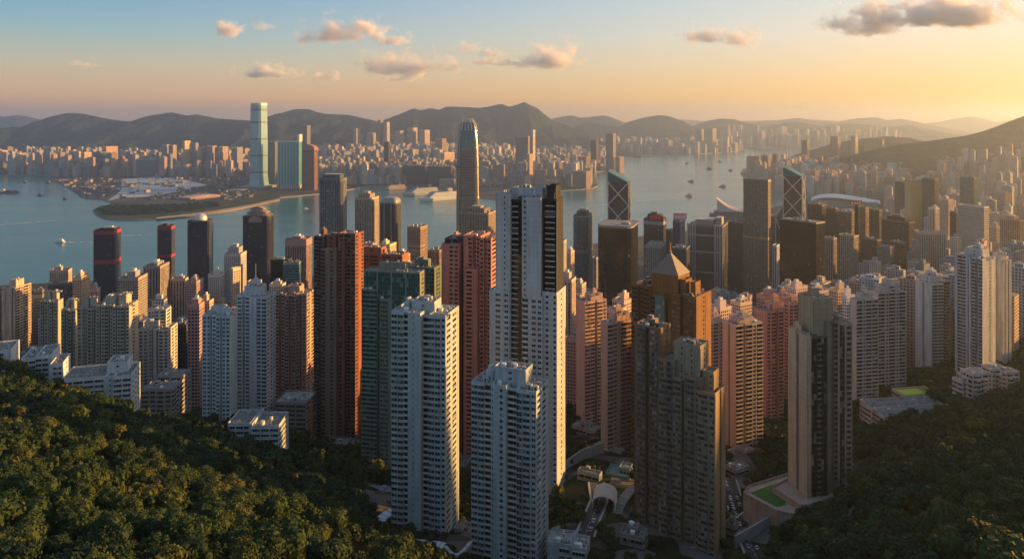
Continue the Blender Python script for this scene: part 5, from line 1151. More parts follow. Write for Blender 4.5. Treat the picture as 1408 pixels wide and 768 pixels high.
def mass_box(x, y, z, W, D, h, rot, col):
    c, s = math.cos(rot), math.sin(rot); i = len(massV)
    pts = [(x+a*c-b*s, y+a*s+b*c) for a, b in rect(W, D)]
    off = random.random()*100; u = 0
    for k in range(4):
        a, b = pts[k], pts[(k+1)%4]; L = W if k % 2 == 0 else D
        j = len(massV); massV.extend([(*a,z),(*b,z),(*b,z+h),(*a,z+h)]); massF.append((j,j+1,j+2,j+3)); massUV.extend([(u+off,0),(u+L+off,0),(u+L+off,h),(u+off,h)]); massC.extend([col]*4); u += L
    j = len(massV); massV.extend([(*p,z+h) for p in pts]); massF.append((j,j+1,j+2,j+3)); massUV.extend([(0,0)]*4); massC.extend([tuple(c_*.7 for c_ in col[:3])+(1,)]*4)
def flush(name):
    global massV, massF, massUV, massC
    me = bpy.data.meshes.new(name); me.from_pydata(massV, [], massF)
    me.uv_layers.new(name='UVMap').data.foreach_set('uv', np.array(massUV, np.float32).ravel())
    at = me.attributes.new('tint', 'FLOAT_COLOR', 'POINT'); at.data.foreach_set('color', np.array(massC, np.float32).ravel())
    me.materials.append(facade(3.2, 3.0, .55, .5, attr=True)); me.update()
    o = bpy.data.objects.new(name, me); link(o); tag(o, kind='stuff'); massV, massF, massUV, massC = [], [], [], []; return o
def clear_of(x, y, r):
    return all((x-a)**2+(y-b)**2 > (r+c)**2 for a, b, c in FOOT if abs(y-b) < 200)
for zname, (polyg, pxr, dr, hr, n_own, n_rest, label, wr) in ZONES.items():
    spots = []; tries = 0
    while len(spots) < n_own+n_rest and tries < 60000:
        tries += 1
        d = dr[0]+(dr[1]-dr[0])*rng.random()**1.1; px = rng.uniform(*pxr); x = X(px, d)
        if polyg is not None and not inside(x, d, polyg): continue
        if polyg is KLN and px < 345 and d < 4950: continue
        W, D = rng.uniform(*wr), rng.uniform(*wr)*.8
        if any((x-a)**2+(d-b)**2 < ((W+w2)*.42)**2 for a, b, w2 in spots[-500:]): continue
        if not clear_of(x, d, W*.4): continue
        if 1105 < px < 1220 and d < 3500 and Z(286, d) < 60: continue
        spots.append((x, d, W))
        h = hr[0]+(hr[1]-hr[0])*rng.random()**1.8; col = PAL[rng.integers(len(PAL))]*rng.uniform(.8,1.15)
        z = 3.0
        if zname == 'wall': z = 20
        if zname == 'slope': z = 40+150*max(0, (px-1290)/180); 
        if zname == 'valley': z = 3+max(0, (px-1240)/170)*60*min(1, (d-1900)/900)
        if 1105 < px < 1220 and d < 3500: h = min(h, Z(286, d)-z-8)
        rot = -math.atan((px-CX)/F)*.6 - R(rng.choice([18, 24, 30, -40]))
        spots[-1] = (x, d, W)
        if len(spots) <= n_own:
            k = len(spots); m = tower_mesh(W, D, h, 0, seed=int(x))
            st = ['fine','flat','stripe','band','fine'][int(rng.integers(5))]
            o = m.build('far_tower', [fmat(st), ROOFP]); o.location = (x, d, z); o.rotation_euler = (0, 0, rot); o.color = (*[float(c) for c in col], 1)
            lum = float(col.mean()); warm = float(col[0]-col[2])
            tone = 'reddish brown' if warm > .15 and lum < .33 else 'pale' if lum > .37 else 'tan' if warm > .09 else 'dark grey' if lum < .24 else 'grey'
            q = (h-hr[0])/(hr[1]-hr[0]); lb = ('tall ' if q > .55 else 'middling ' if q > .2 else 'low ')+tone+' '+label
            tag(o, lb, FC, lb)
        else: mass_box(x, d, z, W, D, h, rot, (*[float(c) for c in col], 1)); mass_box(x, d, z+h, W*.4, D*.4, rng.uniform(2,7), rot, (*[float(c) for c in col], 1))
flush('distant_city')
# low fill between the towers of the near shore
sp = []; tries = 0
while len(sp) < 1100 and tries < 60000:
    tries += 1
    d = 690+1250*rng.random(); px = rng.uniform(-60, 1450); x = X(px, d)
    if px < 760 and d > 1650: continue
    W, D = rng.uniform(11,26), rng.uniform(10,22)
    if not clear_of(x, d, W*.45): continue
    if any((x-a)**2+(d-b)**2 < ((W+w2)*.47)**2 for a, b, w2 in sp): continue
    z = max(2.5, gz(x, d)-4); lim = Z(env_limit(px)+rng.uniform(3,40), d)
    h = min(rng.uniform(14,95), lim-z)
    if h < 8: continue
    sp.append((x, d, W)); col = PAL[rng.integers(len(PAL))]*rng.uniform(.8,1.2)
    rot = -math.atan((px-CX)/F)*.7 - R(rng.choice([15, 22, 30]))
    col = (*[float(c) for c in col], 1)
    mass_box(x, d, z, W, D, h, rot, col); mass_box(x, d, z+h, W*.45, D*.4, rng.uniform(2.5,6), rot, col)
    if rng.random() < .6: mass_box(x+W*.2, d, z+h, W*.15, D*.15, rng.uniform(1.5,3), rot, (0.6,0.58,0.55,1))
flush('city_blocks')
# ---------------------------------------------------------------- places on the slope found from the picture's columns and rows
def hit(px, py, dmin=120):
    a = (px-CX)/F; t = (py-HY)/F
    for d in np.arange(dmin, 1500, 1.5):
        if gz(a*d, d) >= CAMZ-t*d: return Vector((a*d, d, gz(a*d, d)))
    return Vector((a*600, 600, gz(a*600, 600)))
def onz(px, py, z): d = (CAMZ-z)*F/(py-HY); return Vector((X(px, d), d, z))
KEEP = []                                             # polygons that trees stay off
ASPH = plain((0.05,0.05,0.052), .9, name='asphalt', var=.25, scale=.3)
LINE = plain((0.7,0.7,0.68), .7, name='road_paint')
PINK = wall((0.50,0.36,0.29)); PALE = wall((0.60,0.59,0.57)); LAWN = plain((0.05,0.14,0.02), 1.0, name='lawn_grass', var=.3, scale=.5)
def road(name, pts, width, lift=.6):
    P = [hit(*p) for p in pts]; Q = []
    for a, b in zip(P, P[1:]):
        for k in range(6): Q.append(a.lerp(b, k/6))
    Q.append(P[-1])
    for q in Q: q.z = gz(q.x, q.y)+lift
    mb = MB(); ml = MB(); L, Rr = [], []
    for i, q in enumerate(Q):
        t = (Q[min(i+1, len(Q)-1)]-Q[max(i-1, 0)]); t.z = 0; t.normalize(); n = Vector((t.y, -t.x, 0))
        L.append(q-n*width/2); Rr.append(q+n*width/2)
    for i in range(len(Q)-1):
        mb.quad(tuple(L[i]), tuple(Rr[i]), tuple(Rr[i+1]), tuple(L[i+1]))
        for e, s in ((L, -1), (Rr, 1)):                   # kerbs
            a, b = e[i], e[i+1]; t = (b-a); n = Vector((t.y, -t.x, 0)).normalized()*s*1.2
            k = Vector((0,0,.14)); mb.quad(tuple(a+k), tuple(b+k), tuple(b+n+k), tuple(a+n+k), 1); mb.quad(tuple(a), tuple(b), tuple(b+k), tuple(a+k), 1)
        a, b = Q[i], Q[i+1]; t = (b-a).normalized(); n = Vector((t.y, -t.x, 0)).normalized()*.09; up = Vector((0,0,.02)); c = a.lerp(b, .55)
        mb.quad(tuple(a-n+up), tuple(a+n+up), tuple(c+n+up), tuple(c-n+up), 2)
    o = mb.build(name, [ASPH, CONC, LINE]); tag(o, kind='structure')
    KEEP.append(([(p.x, p.y) for p in L]+[(p.x, p.y) for p in Rr[::-1]]))
    return Q
ROAD_A = road('road', [(1001,660),(1008,684),(1018,712),(1030,742),(1046,782)], 9)
ROAD_B = road('road', [(782,790),(800,752),(812,716),(824,690),(820,664)], 8)
# --- walled garden terrace at the foot of the tan tower
def slab(mbx, pts, z, drop, m=0, mt=0):
    mbx.poly([(p.x, p.y, z) for p in pts], mt)
    n = len(pts)
    for k in range(n):
        a, b = pts[k], pts[(k+1)%n]; mbx.quad((a.x,a.y,z-drop),(b.x,b.y,z-drop),(b.x,b.y,z),(a.x,a.y,z), m)
def rim(mbx, pts, z, h, t, closed=True):
    n = len(pts); c = sum(pts, Vector())/n
    for k in range(n if closed else n-1):
        a, b = pts[k], pts[(k+1)%n]; ia, ib = a.lerp(c, t/(a-c).length), b.lerp(c, t/(b-c).length)
        mbx.quad((a.x,a.y,z-.3),(b.x,b.y,z-.3),(b.x,b.y,z+h),(a.x,a.y,z+h)); mbx.quad((a.x,a.y,z+h),(b.x,b.y,z+h),(ib.x,ib.y,z+h),(ia.x,ia.y,z+h)); mbx.quad((ib.x,ib.y,z-.3),(ia.x,ia.y,z-.3),(ia.x,ia.y,z+h),(ib.x,ib.y,z+h))
zt = 192.0
r = empty('garden_terrace', (X(1060,390), 390, zt)); tag(r, 'walled garden terrace with a lawn and a pool court, under the tan tower', 'terrace'); inv = Vector((-r.location.x, -r.location.y, -zt))
def tz(l, z=zt): return [onz(px, py, z)+inv for px, py in l]
outer = tz([(1068,704),(1022,679),(1030,669),(1085,652),(1172,640),(1204,675),(1166,692),(1104,711)])[::-1]
m = MB(); slab(m, outer[::-1], 0, 14); rim(m, outer[::-1], 0, 1.3, .5); m.build('retaining_wall', PINK, r)
m = MB(); q = tz([(1031,677),(1078,660),(1080,694),(1068,697)]); m.poly([(p.x,p.y,.15) for p in q][::-1]); m.build('lawn', LAWN, r)
inner = tz([(1104,705),(1062,677),(1084,664),(1172,652),(1190,676),(1160,686)])
m = MB(); slab(m, inner, 2.6, 2.7); rim(m, inner, 2.6, 1.2, .5); m.build('upper_platform', PINK, r)
m = MB(); q = tz([(1174,664),(1186,672),(1180,680),(1168,674)], zt+2.9); m.poly([(p.x,p.y,2.9) for p in q][::-1]); m.build('pool', plain((0.10,0.35,0.38), .08, name='pool_water'), r)
m = MB(); a, b = tz([(1172,645),(1203,674)]); m.bar((a.x,a.y,3.2),(b.x,b.y,3.2),.9); m.bar((a.x-2,a.y-2,2.2),(b.x-2,b.y-3,2.2),.7); m.build('pergola_beam', WHITE, r)
KEEP.append([(p.x-inv.x, p.y-inv.y) for p in outer])
# --- low buildings among the trees: (columns, top row, distance, turn, wings, colour, roof)
def low(name, label, xa, xc, xb, y, d, rel, wings, col, roofm=None, fh=3.4, kit=2, cat='low building', group=None, house=False, below=6):
    t = tower(name, cat, label, xa, xc, xb, y, d, rel, wings, col, fh, GLASS, None, roofm or ROOF, kit=kit, group=group, below=below, house=house)
    if 490 < xa < 1030: M = Matrix.Translation(t[0].location) @ t[0].rotation_euler.to_matrix().to_4x4(); KEEP.append([(M @ Vector((a*t[1]/2, b*t[2]/2, 0))).xy[:] for a, b in ((-1,-1),(1,-1),(1,1),(-1,1))])
    return t
SW = (0.62,0.66,0.70)
low('school_block', 'long white school wing with a gold lit end wall, above the wooded slope', 84,181,193, 513, 478, 12, [(0,.64,0,1,0,'W1.1 W W W _.2','_','_'), (.62,.76,-.03,1,-.2,'_.3 s.6 _.3','_','_'), (.74,1,-.05,1,-.4,'W W','_.3 w w w _.2','_'), (.60,.9,.3,.9,6,'_ s _','_ s','_')], SW, kit=3)
low('school_block', 'white school wing with a gold lit end wall, west of the long white school wing', 29,71,83, 489, 505, 12, [(0,.5,0,1,0,'W W','_','_'), (.48,1,-.05,1,1.2,'W W _.4','_ s.6 _','_')], SW, kit=2)
low('school_block', 'small white school block with a gold lit wall between the two larger white wings', 68,86,97, 499, 488, 12, [(0,1,0,1,0,'_.3 W','_.4 s _.4','_')], SW, kit=1)
low('school_block', 'white school block with a sloping side at the western edge', -40,15,27, 480, 525, 12, [(0,1,0,1,0,'W W W _.6','_','_')], SW, kit=1)
low('low_block', 'grey low block with dark roof courts, at the foot of the white stepped tower', 194,236,263, 534, 555, 24, [(0,1,0,.6,0,'W w W w','W w W','_'), (.1,1,.6,1,3,'W W','w w','_')], (0.36,0.34,0.33), kit=4)
low('low_block', 'low white block with broad window bands under the light blue tower', 313,385,398, 580, 468, 16, [(0,.46,0,1,0,'W W W','_','_'), (.48,1,-.12,.9,-.8,'W W W','W _.3','_'), (.44,.5,-.14,1,.6,'_','_','_')], (0.55,0.60,0.64), kit=4)
low('low_block', 'low brownish block with a cluttered pale roof, at the foot of the pinkish brown tower', 378,421,436, 553, 560, 20, [(0,1,0,1,0,'W W W','w w','_')], (0.34,0.28,0.25), ROOFP, kit=8)
low('school_block', 'long low white school hall with roof ribs, right of the tan tower', 1182,1216,1319, 572, 505, 56, [(0,1,0,1,0,'W W','W _.3 W _.3 W _.3 W W','_'), (.0,.25,0,1,1.4,'_','_','_'), (.55,.72,0,1,1.2,'_','_','_')], (0.48,0.47,0.46), kit=3)
low('school_block', 'block with a bright green sports court on its roof, behind the low school hall', 1226,1250,1296, 546, 560, 52, [(0,1,0,1,0,'W W','W W W','_')], (0.45,0.42,0.40), plain((0.07,0.21,0.03), .95, name='sports_turf', var=.15), kit=0)
low('school_block', 'low block with a smaller green roof court beside the terraced villas', 1290,1300,1318, 536, 580, 52, [(0,1,0,1,0,'W','W W','_')], (0.45,0.42,0.40), plain((0.06,0.19,0.04), .95, name='sports_turf', var=.15), kit=0)
for k, (xa, xc, xb, y, d, lab) in enumerate(((1315,1338,1364,521,515,'white terraced villa with stacked balconies, nearest of the villas below the tall balcony tower'),(1345,1364,1388,513,545,'white terraced villa in the middle of the villas below the tall balcony tower'),(1366,1384,1405,518,540,'white terraced villa at the eastern end of the villas, beside a small pool'))):
    low('terraced_villa', lab, xa, xc, xb, y, d, 45, [(0,1,0,.6,0,'b w b','b W b','_'), (.1,.9,.1,.95,3.2,'w W','W w','_'), (-.15,.5,-.1,.5,-4,'W W','W','_')], (0.55,0.51,0.48), ROOFP, 3.2, 4, 'villa', 'terraced villas')
low('low_block', 'low pale roof with skylights at the bottom edge, right of the nearest white tower', 752,806,812, 752, 340, 10, [(0,.6,0,1,0,'_ W','_','_'), (.62,1,0,.9,-.6,'W','_','_')], (0.50,0.52,0.54), ROOFP, kit=4)
low('low_block', 'low building with a flat teal roof beside the small valley road', 794,824,828, 652, 440, 20, [(0,1,0,1,0,'W W W','w','_')], (0.30,0.33,0.32), plain((0.13,0.30,0.29), .8, name='teal_roof_paint', var=.2), kit=2)
low('low_block', 'low building with a teal roof edge against the dark brown stepped tower', 833,866,872, 655, 445, 12, [(0,1,0,1,0,'_','_','_'), (.5,.95,.3,.9,3,'w w w','_','_')], (0.20,0.34,0.34), plain((0.15,0.28,0.28), .8, name='teal_roof_paint', var=.2), kit=1)
low('low_block', 'low flat block with cluttered white roof, between the brown towers and the cream tower', 997,1012,1030, 646, 470, 40, [(0,1,0,1,0,'W W','W','_')], (0.40,0.36,0.33), ROOFP, kit=8)
low('low_block', 'pale slab roofed entrance block at the foot of the rounded green tower', 495,536,542, 682, 440, 12, [(0,1,0,1,0,'W W _.4','_','_')], (0.46,0.50,0.54), ROOFP, kit=1)
# --- white vaulted roof over the valley road
c = hit(830, 700); r = empty('vaulted_roof', (c.x, c.y, c.z), R(-12)); tag(r, 'white barrel vaulted roof spanning the small valley road', 'shelter'); m = MB(); n = 10; w, L, hh = 6.0, 15.0, 3.6
def vault(t): a = math.pi*t; return (-w*math.cos(a), 3.4+hh*math.sin(a))
for k in range(n):
    (xa, za), (xb, zb2) = vault(k/n), vault((k+1)/n)
    m.quad((xa,0,za),(xb,0,zb2),(xb,L,zb2),(xa,L,za)); m.quad((xa,0,za-.4),(xa,L,za-.4),(xb,L,zb2-.4),(xb,0,zb2-.4)); m.quad((xa,0,za-.4),(xb,0,zb2-.4),(xb,0,zb2),(xa,0,za))
m.build('barrel_roof', plain((0.40,0.36,0.34), .7, name='roof_sheet', var=.25), r)
for s in (-1, 1):
    m = MB(); m.box(s*w-.3, s*w+.3, 0, L, -2, 3.35); m.build('side_wall', PALE, r)
KEEP.append([(c.x-10, c.y-4),(c.x+10,c.y-4),(c.x+16,c.y+30),(c.x-4,c.y+30)])
# --- white curved canopies at two tower feet
for a in (
 ('podium_deck','grey podium deck with planted roof at the left foot of the bluish white tower',500,540,548,716,405,14,(0.34,0.36,0.38)),
 ('podium_deck','stone podium block under the tallest white tower',768,792,800,700,425,18,(0.36,0.32,0.28)),
 ('podium_deck','low podium between the bluish white tower and the nearest white tower',612,640,652,742,372,16,(0.40,0.42,0.44)),
 ('podium_deck','brown podium block against the right foot of the dark brown stepped tower',996,1010,1016,722,384,22,(0.30,0.24,0.19)),
 ('podium_deck','low stone podium at the left foot of the dark brown stepped tower',852,884,890,738,352,14,(0.34,0.31,0.28)),
 ('podium_deck','pale podium block at the foot of the nearest pale pink tower',822,862,874,632,492,30,(0.42,0.33,0.29)),
 ('podium_deck','pinkish podium block at the foot of the slim blank walled pink tower',786,816,826,592,548,30,(0.42,0.33,0.30)),
 ('podium_deck','podium with a flat roof garden at the foot of the cream tower',1000,1026,1052,632,508,45,(0.44,0.37,0.30)),
 ('podium_deck','dark podium block at the foot of the dark red brick tower',438,486,500,622,548,18,(0.28,0.22,0.19)),
 ('podium_deck','grey podium block under the salmon pink tower',596,640,650,640,506,18,(0.33,0.30,0.29)),
 ): low(a[0], a[1], *a[2:8], [(0,1,0,1,0,'W W W','W W','_'), (.3,.7,.3,.8,2.6,'w w','w','_')], a[8], kit=1, cat='podium')
for k, (pts, z_, lab) in enumerate((([(700,768),(742,742),(770,728)],188,'grey retaining wall climbing right of the nearest white tower'),([(1010,742),(1040,725),(1062,712)],186,'pale retaining wall below the garden terrace lawn'),([(905,768),(940,760),(985,752)],182,'low retaining wall before the foot of the dark brown stepped tower'),([(775,640),(800,622),(830,612)],176,'retaining wall among the trees under the pink towers'))):
    P = [onz(px, py, z_) for px, py in pts]; r = empty('retaining_wall', tuple(P[0])); tag(r, lab, 'wall'); m = MB(); o = P[0]
    for a, b in zip(P, P[1:]):
        t = (b-a).normalized(); n = Vector((t.y,-t.x,0))*.4; a, b = a-o, b-o
        m.quad((a.x+n.x,a.y+n.y,-9),(b.x+n.x,b.y+n.y,-9),(b.x+n.x,b.y+n.y,2.2),(a.x+n.x,a.y+n.y,2.2)); m.quad((a.x-n.x,a.y-n.y,2.2),(a.x+n.x,a.y+n.y,2.2),(b.x+n.x,b.y+n.y,2.2),(b.x-n.x,b.y-n.y,2.2)); m.quad((b.x-n.x,b.y-n.y,-9),(a.x-n.x,a.y-n.y,-9),(a.x-n.x,a.y-n.y,2.2),(b.x-n.x,b.y-n.y,2.2))
    m.build('wall_face', CONC, r); m = MB()
    for k2 in range(len(P)*3): q = P[0].lerp(P[-1], k2/(len(P)*3-1))-o; m.bar((q.x,q.y,2.2),(q.x,q.y,3.3),.1)
    m.bar((0,0,3.3), tuple(P[-1]-o+Vector((0,0,3.3))), .1); m.build('railing', STEEL, r); KEEP.append([(p.x,p.y+1) for p in P]+[(p.x+.5,p.y-6) for p in P[::-1]])
ROAD_C = road('road', [(700,772),(735,752),(768,742),(800,736)], 6)
ROAD_D = road('road', [(1030,742),(1018,716),(1040,700),(1068,712)], 5)
def curved(name, label, pts, z, wd, matr, cat='canopy', posts=True, wallh=.7):
    P = [onz(px, py, z) for px, py in pts]; Q = []
    for i in range(len(P)-1):
        p0, p1, p2, p3 = P[max(i-1,0)], P[i], P[i+1], P[min(i+2, len(P)-1)]
        for k in range(5):
            t = k/5; Q.append(.5*((2*p1)+(-p0+p2)*t+(2*p0-5*p1+4*p2-p3)*t*t+(-p0+3*p1-3*p2+p3)*t**3))
    Q.append(P[-1]); r = empty(name, tuple(Q[0])); tag(r, label, cat); o = Q[0].copy(); m = MB(); E = []
    for i, q in enumerate(Q):
        t = Q[min(i+1,len(Q)-1)]-Q[max(i-1,0)]; t.z = 0; t.normalize(); n = Vector((t.y,-t.x,0)); E.append((q-n*wd/2-o, q+n*wd/2-o))
    up = Vector((0,0,wallh))
    for (a, b), (a2, b2) in zip(E, E[1:]):
        m.quad(*map(tuple, (a+up, b+up, b2+up, a2+up))); m.quad(*map(tuple, (b, b2, b2+up, b+up))); m.quad(*map(tuple, (a2, a, a+up, a2+up)))
    m.build('canopy_deck', matr, r)
    m = MB()
    for i in range(0, len(E), 2):
        a, b = E[i]; m.bar(tuple(a+up), tuple(b+up), .35)
    tag(m.build('canopy_ribs', CONC, r), kind='stuff')
    for i in range(1, len(E), 4):
        a, b = E[i]; mid = (a+b)/2; m = MB(); m.bar((mid.x,mid.y,mid.z),(mid.x,mid.y,mid.z-7),.6); m.build('post', CONC, r)
    KEEP.append([((a+o).x, (a+o).y) for a, b in E]+[((b+o).x, (b+o).y) for a, b in E][::-1])
curved('curved_canopy', 'white curved canopy sweeping round the foot of the bluish white tower', [(541,702),(526,712),(523,724),(536,738),(560,746),(590,748),(612,752)], 192, 5.5, WHITE)
curved('curved_ramp', 'white curved ramp wall at the foot of the dark brown stepped tower', [(872,668),(856,688),(847,712),(853,738),(866,756),(888,772)], 186, 5.5, plain((0.16,0.155,0.15), .9, name='ramp_concrete'), 'ramp', wallh=.5)
curved('garden_wall', 'pale retaining wall climbing between the trees left of the nearest white tower', [(612,754),(628,766),(648,748)], 192, 1.5, PALE, 'wall', wallh=1.6)

# ---------------------------------------------------------------- trees
def leaf_mat(attr):
    m, nt, b = newmat('foliage')
    geo = nd(nt, 'ShaderNodeNewGeometry'); oi = nd(nt, 'ShaderNodeObjectInfo')
    if attr: src = nd(nt, 'ShaderNodeAttribute', attribute_name='tone').outputs['Fac']
    else: src = oi.outputs['Random']
    r = nd(nt, 'ShaderNodeValToRGB', {0: src}); e = r.color_ramp.elements
    e[0].color = (0.014, 0.034, 0.009, 1); e[1].color = (0.085, 0.088, 0.018, 1)
    k = e.new(.35); k.color = (0.022, 0.046, 0.010, 1); k = e.new(.75); k.color = (0.034, 0.058, 0.012, 1); k = e.new(.18); k.color = (0.012, 0.030, 0.014, 1)
    f = mth(nt, 'MULTIPLY_ADD', geo.outputs['Random Per Island'], 0.5, 0.72); g = nd(nt, 'ShaderNodeCombineColor', {0: f, 1: f, 2: f})
    nt.links.new(mixc(nt, 1.0, r.outputs[0], g.outputs[0], 'MULTIPLY'), b.inputs['Base Color'])
    b.inputs['Roughness'].default_value = .75; b.inputs['Specular IOR Level'].default_value = .25
    return m
LEAF, LEAFM = leaf_mat(False), leaf_mat(True); BARK = plain((0.09,0.065,0.045), .95, name='bark')
def crown_arrays(seed, n_leaf, leaf, nb=9, squash=.75):
    """unit crown (radius about 1): leaf sprays over several lumps, with dark lumps inside"""
    g = np.random.default_rng(seed); V, Fq = [], []
    cs = []
    for k in range(nb):
        a = 2*math.pi*k/nb*1.7+g.uniform(0,.6); rr = g.uniform(.25,.66) if k else 0; cs.append((rr*math.cos(a), rr*math.sin(a), g.uniform(-.1,.42) if k else .3, g.uniform(.34,.52)))
    for cx, cy_, cz, r in cs:                            # inner lumps: low balls, ragged
        ring = []
        for j in range(4):
            ph = -math.pi/2+math.pi*(j+.5)/4
            ring.append([(cx+.86*r*math.cos(ph)*math.cos(2*math.pi*i/6+j)*g.uniform(.8,1.05), cy_+.86*r*math.cos(ph)*math.sin(2*math.pi*i/6+j)*g.uniform(.8,1.05), squash*(cz+.86*r*math.sin(ph))) for i in range(6)])
        b0 = len(V); V += [p for rg in ring for p in rg]
        for j in range(3):
            for i in range(6): Fq.append((b0+j*6+i, b0+j*6+(i+1)%6, b0+(j+1)*6+(i+1)%6, b0+(j+1)*6+i))
        Fq.append(tuple(b0+18+i for i in (0,1,2,3))); Fq.append((b0+18, b0+21, b0+22, b0+23))
    for k in range(n_leaf):
        cx, cy_, cz, r = cs[int(g.integers(len(cs)))]
        n = g.normal(size=3); n[2] = n[2]*.8+.35; n /= np.linalg.norm(n)
        p = np.array((cx, cy_, cz))+n*r*g.uniform(.85,1.14); p[2] *= squash
        t = n+g.normal(size=3)*.55; t /= np.linalg.norm(t); u = np.cross(t, (0,0,1.0)); u /= np.linalg.norm(u)+1e-6; v = np.cross(t, u)
        s = leaf*g.uniform(.6,1.25); b0 = len(V)
        for a, b in ((-1,-.6),(.7,-1),(1,.6),(-.6,1)): V.append(tuple(p+u*s*a+v*s*b))
        Fq.append((b0,b0+1,b0+2,b0+3))
    return np.array(V), np.array(Fq)
NEARC = [crown_arrays(50+k, 1500, .05, 10+k%4, .95) for k in range(7)]
FARC = [crown_arrays(80+k, 230, .105, 6, .95) for k in range(5)]
def crown_mesh(A):
    me = bpy.data.meshes.new('crown'); me.from_pydata(A[0].tolist(), [], A[1].tolist()); me.materials.append(LEAF); me.update(); return me
CM = [crown_mesh(a) for a in NEARC]
mt = MB(); mt.prism([(.06*math.cos(a), .06*math.sin(a)) for a in np.arange(6)*math.pi/3], -1.3, .2, scale=.5)
for a in (0, 2.1, 4.2): mt.bar((0,0,-.35),(.4*math.cos(a),.4*math.sin(a),.12),.05)
TM = mt.build('trunk', BARK); TMD = TM.data; bpy.data.objects.remove(TM)
def in_keep(x, y):
    return any(inside(x, y, k) for k in KEEP)
g = np.random.default_rng(5); cand = []
LIMP = ([-100,0,160,300,430,540,700,830,1010,1130,1200,1300,1408,1500], [520,500,470,530,560,640,660,650,700,650,640,720,800,800])
for yy in np.arange(150, 800, 6.6):
    for xx in np.arange(-680, 860, 6.6):
        x, y = xx+g.uniform(-3,3), yy+g.uniform(-3,3); px = CX+x/y*F
        if not -110 < px < 1640 or y > np.interp(px, *LIMP): continue
        z = gz(x, y); py = HY+F*(CAMZ-z)/y
        if py > 860 or py < 430: continue
        cand.append((x, y, z, px, py))
xy = np.array([(c[0], c[1], c[2]) for c in cand])
# hidden by the slope itself?
vis = np.ones(len(cand), bool)
for s in np.linspace(.35, .97, 32):
    vis &= ~(ground(xy[:,0]*s, xy[:,1]*s) > CAMZ+(xy[:,2]+9-CAMZ)*s)
foot = np.array([(a, b, c) for a, b, c in FOOT if b < 900])
keepers = []
for c, v in zip(cand, vis):
    if not v: continue
    x, y = c[0], c[1]
    if np.any((foot[:,0]-x)**2+(foot[:,1]-y)**2 < (foot[:,2]*.92+2.5)**2): continue
    if any(in_keep(x*q, y*q) for q in (1, 1.012, 1.025, 1.04, 1.055)): continue
    if 500 < c[3] < 1075 and y < 520 and g.random() < .04: continue
    keepers.append(c)
def zone_of(x, y, px, py):
    if px < 560:
        if py > 715 and px < 260: return 'leafy tree in the wood at the lowest western corner of the picture'
        if y > 400 or py < 560: return 'leafy tree of the dense wood just below the white school wings'
        return 'leafy tree of the dense wood on the middle of the western slope'
    if px < 1000: return 'dark leafy tree between the feet of the tall towers'
    if px < 1190 and y < 420: return 'dark leafy tree below the garden terrace of the tan tower'
    if py < 640: return 'leafy tree of the wood below the low school hall and the villas'
    return 'leafy tree of the dense wood in the lowest eastern corner of the picture'
sizes = []
for c in keepers:
    rr = (2.3+3.6*g.random()**1.6)*(1.0 if g.random() < .88 else 1.3)
    if 560 < c[3] < 1000: rr *= .8
    sizes.append(rr)
order = sorted((i for i in range(len(keepers)) if -8 < keepers[i][3] < 1416 and keepers[i][4]-F*9/keepers[i][1] < 768), key=lambda i: -sizes[i]/keepers[i][1])
own = set(order[:300]); MV, MF, MT = [], [], []; off = 0
for i, c in enumerate(keepers):
    x, y, z, px, py = c; rr = sizes[i]; rot = g.uniform(0, 6.28); sz = rr*g.uniform(.9,1.25); zc = z+rr*.75
    if i in own:
        t = bpy.data.objects.new('tree', None); t.location = (x, y, z); C.objects.link(t)
        lab = ('broad ' if rr > 5.4 else 'small ' if rr < 4.4 else 'middle sized ')+zone_of(x, y, px, py); tag(t, lab, 'tree', lab)
        a = bpy.data.objects.new('crown', CM[int(g.integers(len(CM)))]); a.parent = t; a.location = (0,0,zc-z); a.scale = (rr, rr, sz); a.rotation_euler = (0,0,rot); C.objects.link(a)
        b = bpy.data.objects.new('trunk', TMD); b.parent = t; b.location = (0,0,zc-z); b.scale = (rr, rr, sz); b.rotation_euler = (0,0,rot); C.objects.link(b)
    else:
        V, Fq = FARC[int(g.integers(len(FARC)))]; cs, sn = math.cos(rot), math.sin(rot)
        P = np.stack([(V[:,0]*cs-V[:,1]*sn)*rr+x, (V[:,0]*sn+V[:,1]*cs)*rr+y, V[:,2]*sz+zc], 1)
        MV.append(P); MF.append(Fq+off); MT.append(np.full(len(V), g.random())); off += len(V)
def mass_mesh(name, MV, MF, MT, mat):
    V = np.concatenate(MV); Fq = np.concatenate(MF); me = bpy.data.meshes.new(name)
    me.vertices.add(len(V)); me.vertices.foreach_set('co', V.astype(np.float32).ravel())
    me.loops.add(len(Fq)*4); me.loops.foreach_set('vertex_index', Fq.astype(np.int32).ravel())
    me.polygons.add(len(Fq)); me.polygons.foreach_set('loop_start', np.arange(0, len(Fq)*4, 4, dtype=np.int32))
    at = me.attributes.new('tone', 'FLOAT', 'POINT'); at.data.foreach_set('value', np.concatenate(MT).astype(np.float32))
    me.materials.append(mat); me.update(calc_edges=True); me.validate(); o = bpy.data.objects.new(name, me); link(o); tag(o, kind='stuff'); return o
print('TREES', len(keepers))
mass_mesh('forest', MV, MF, MT, LEAFM)
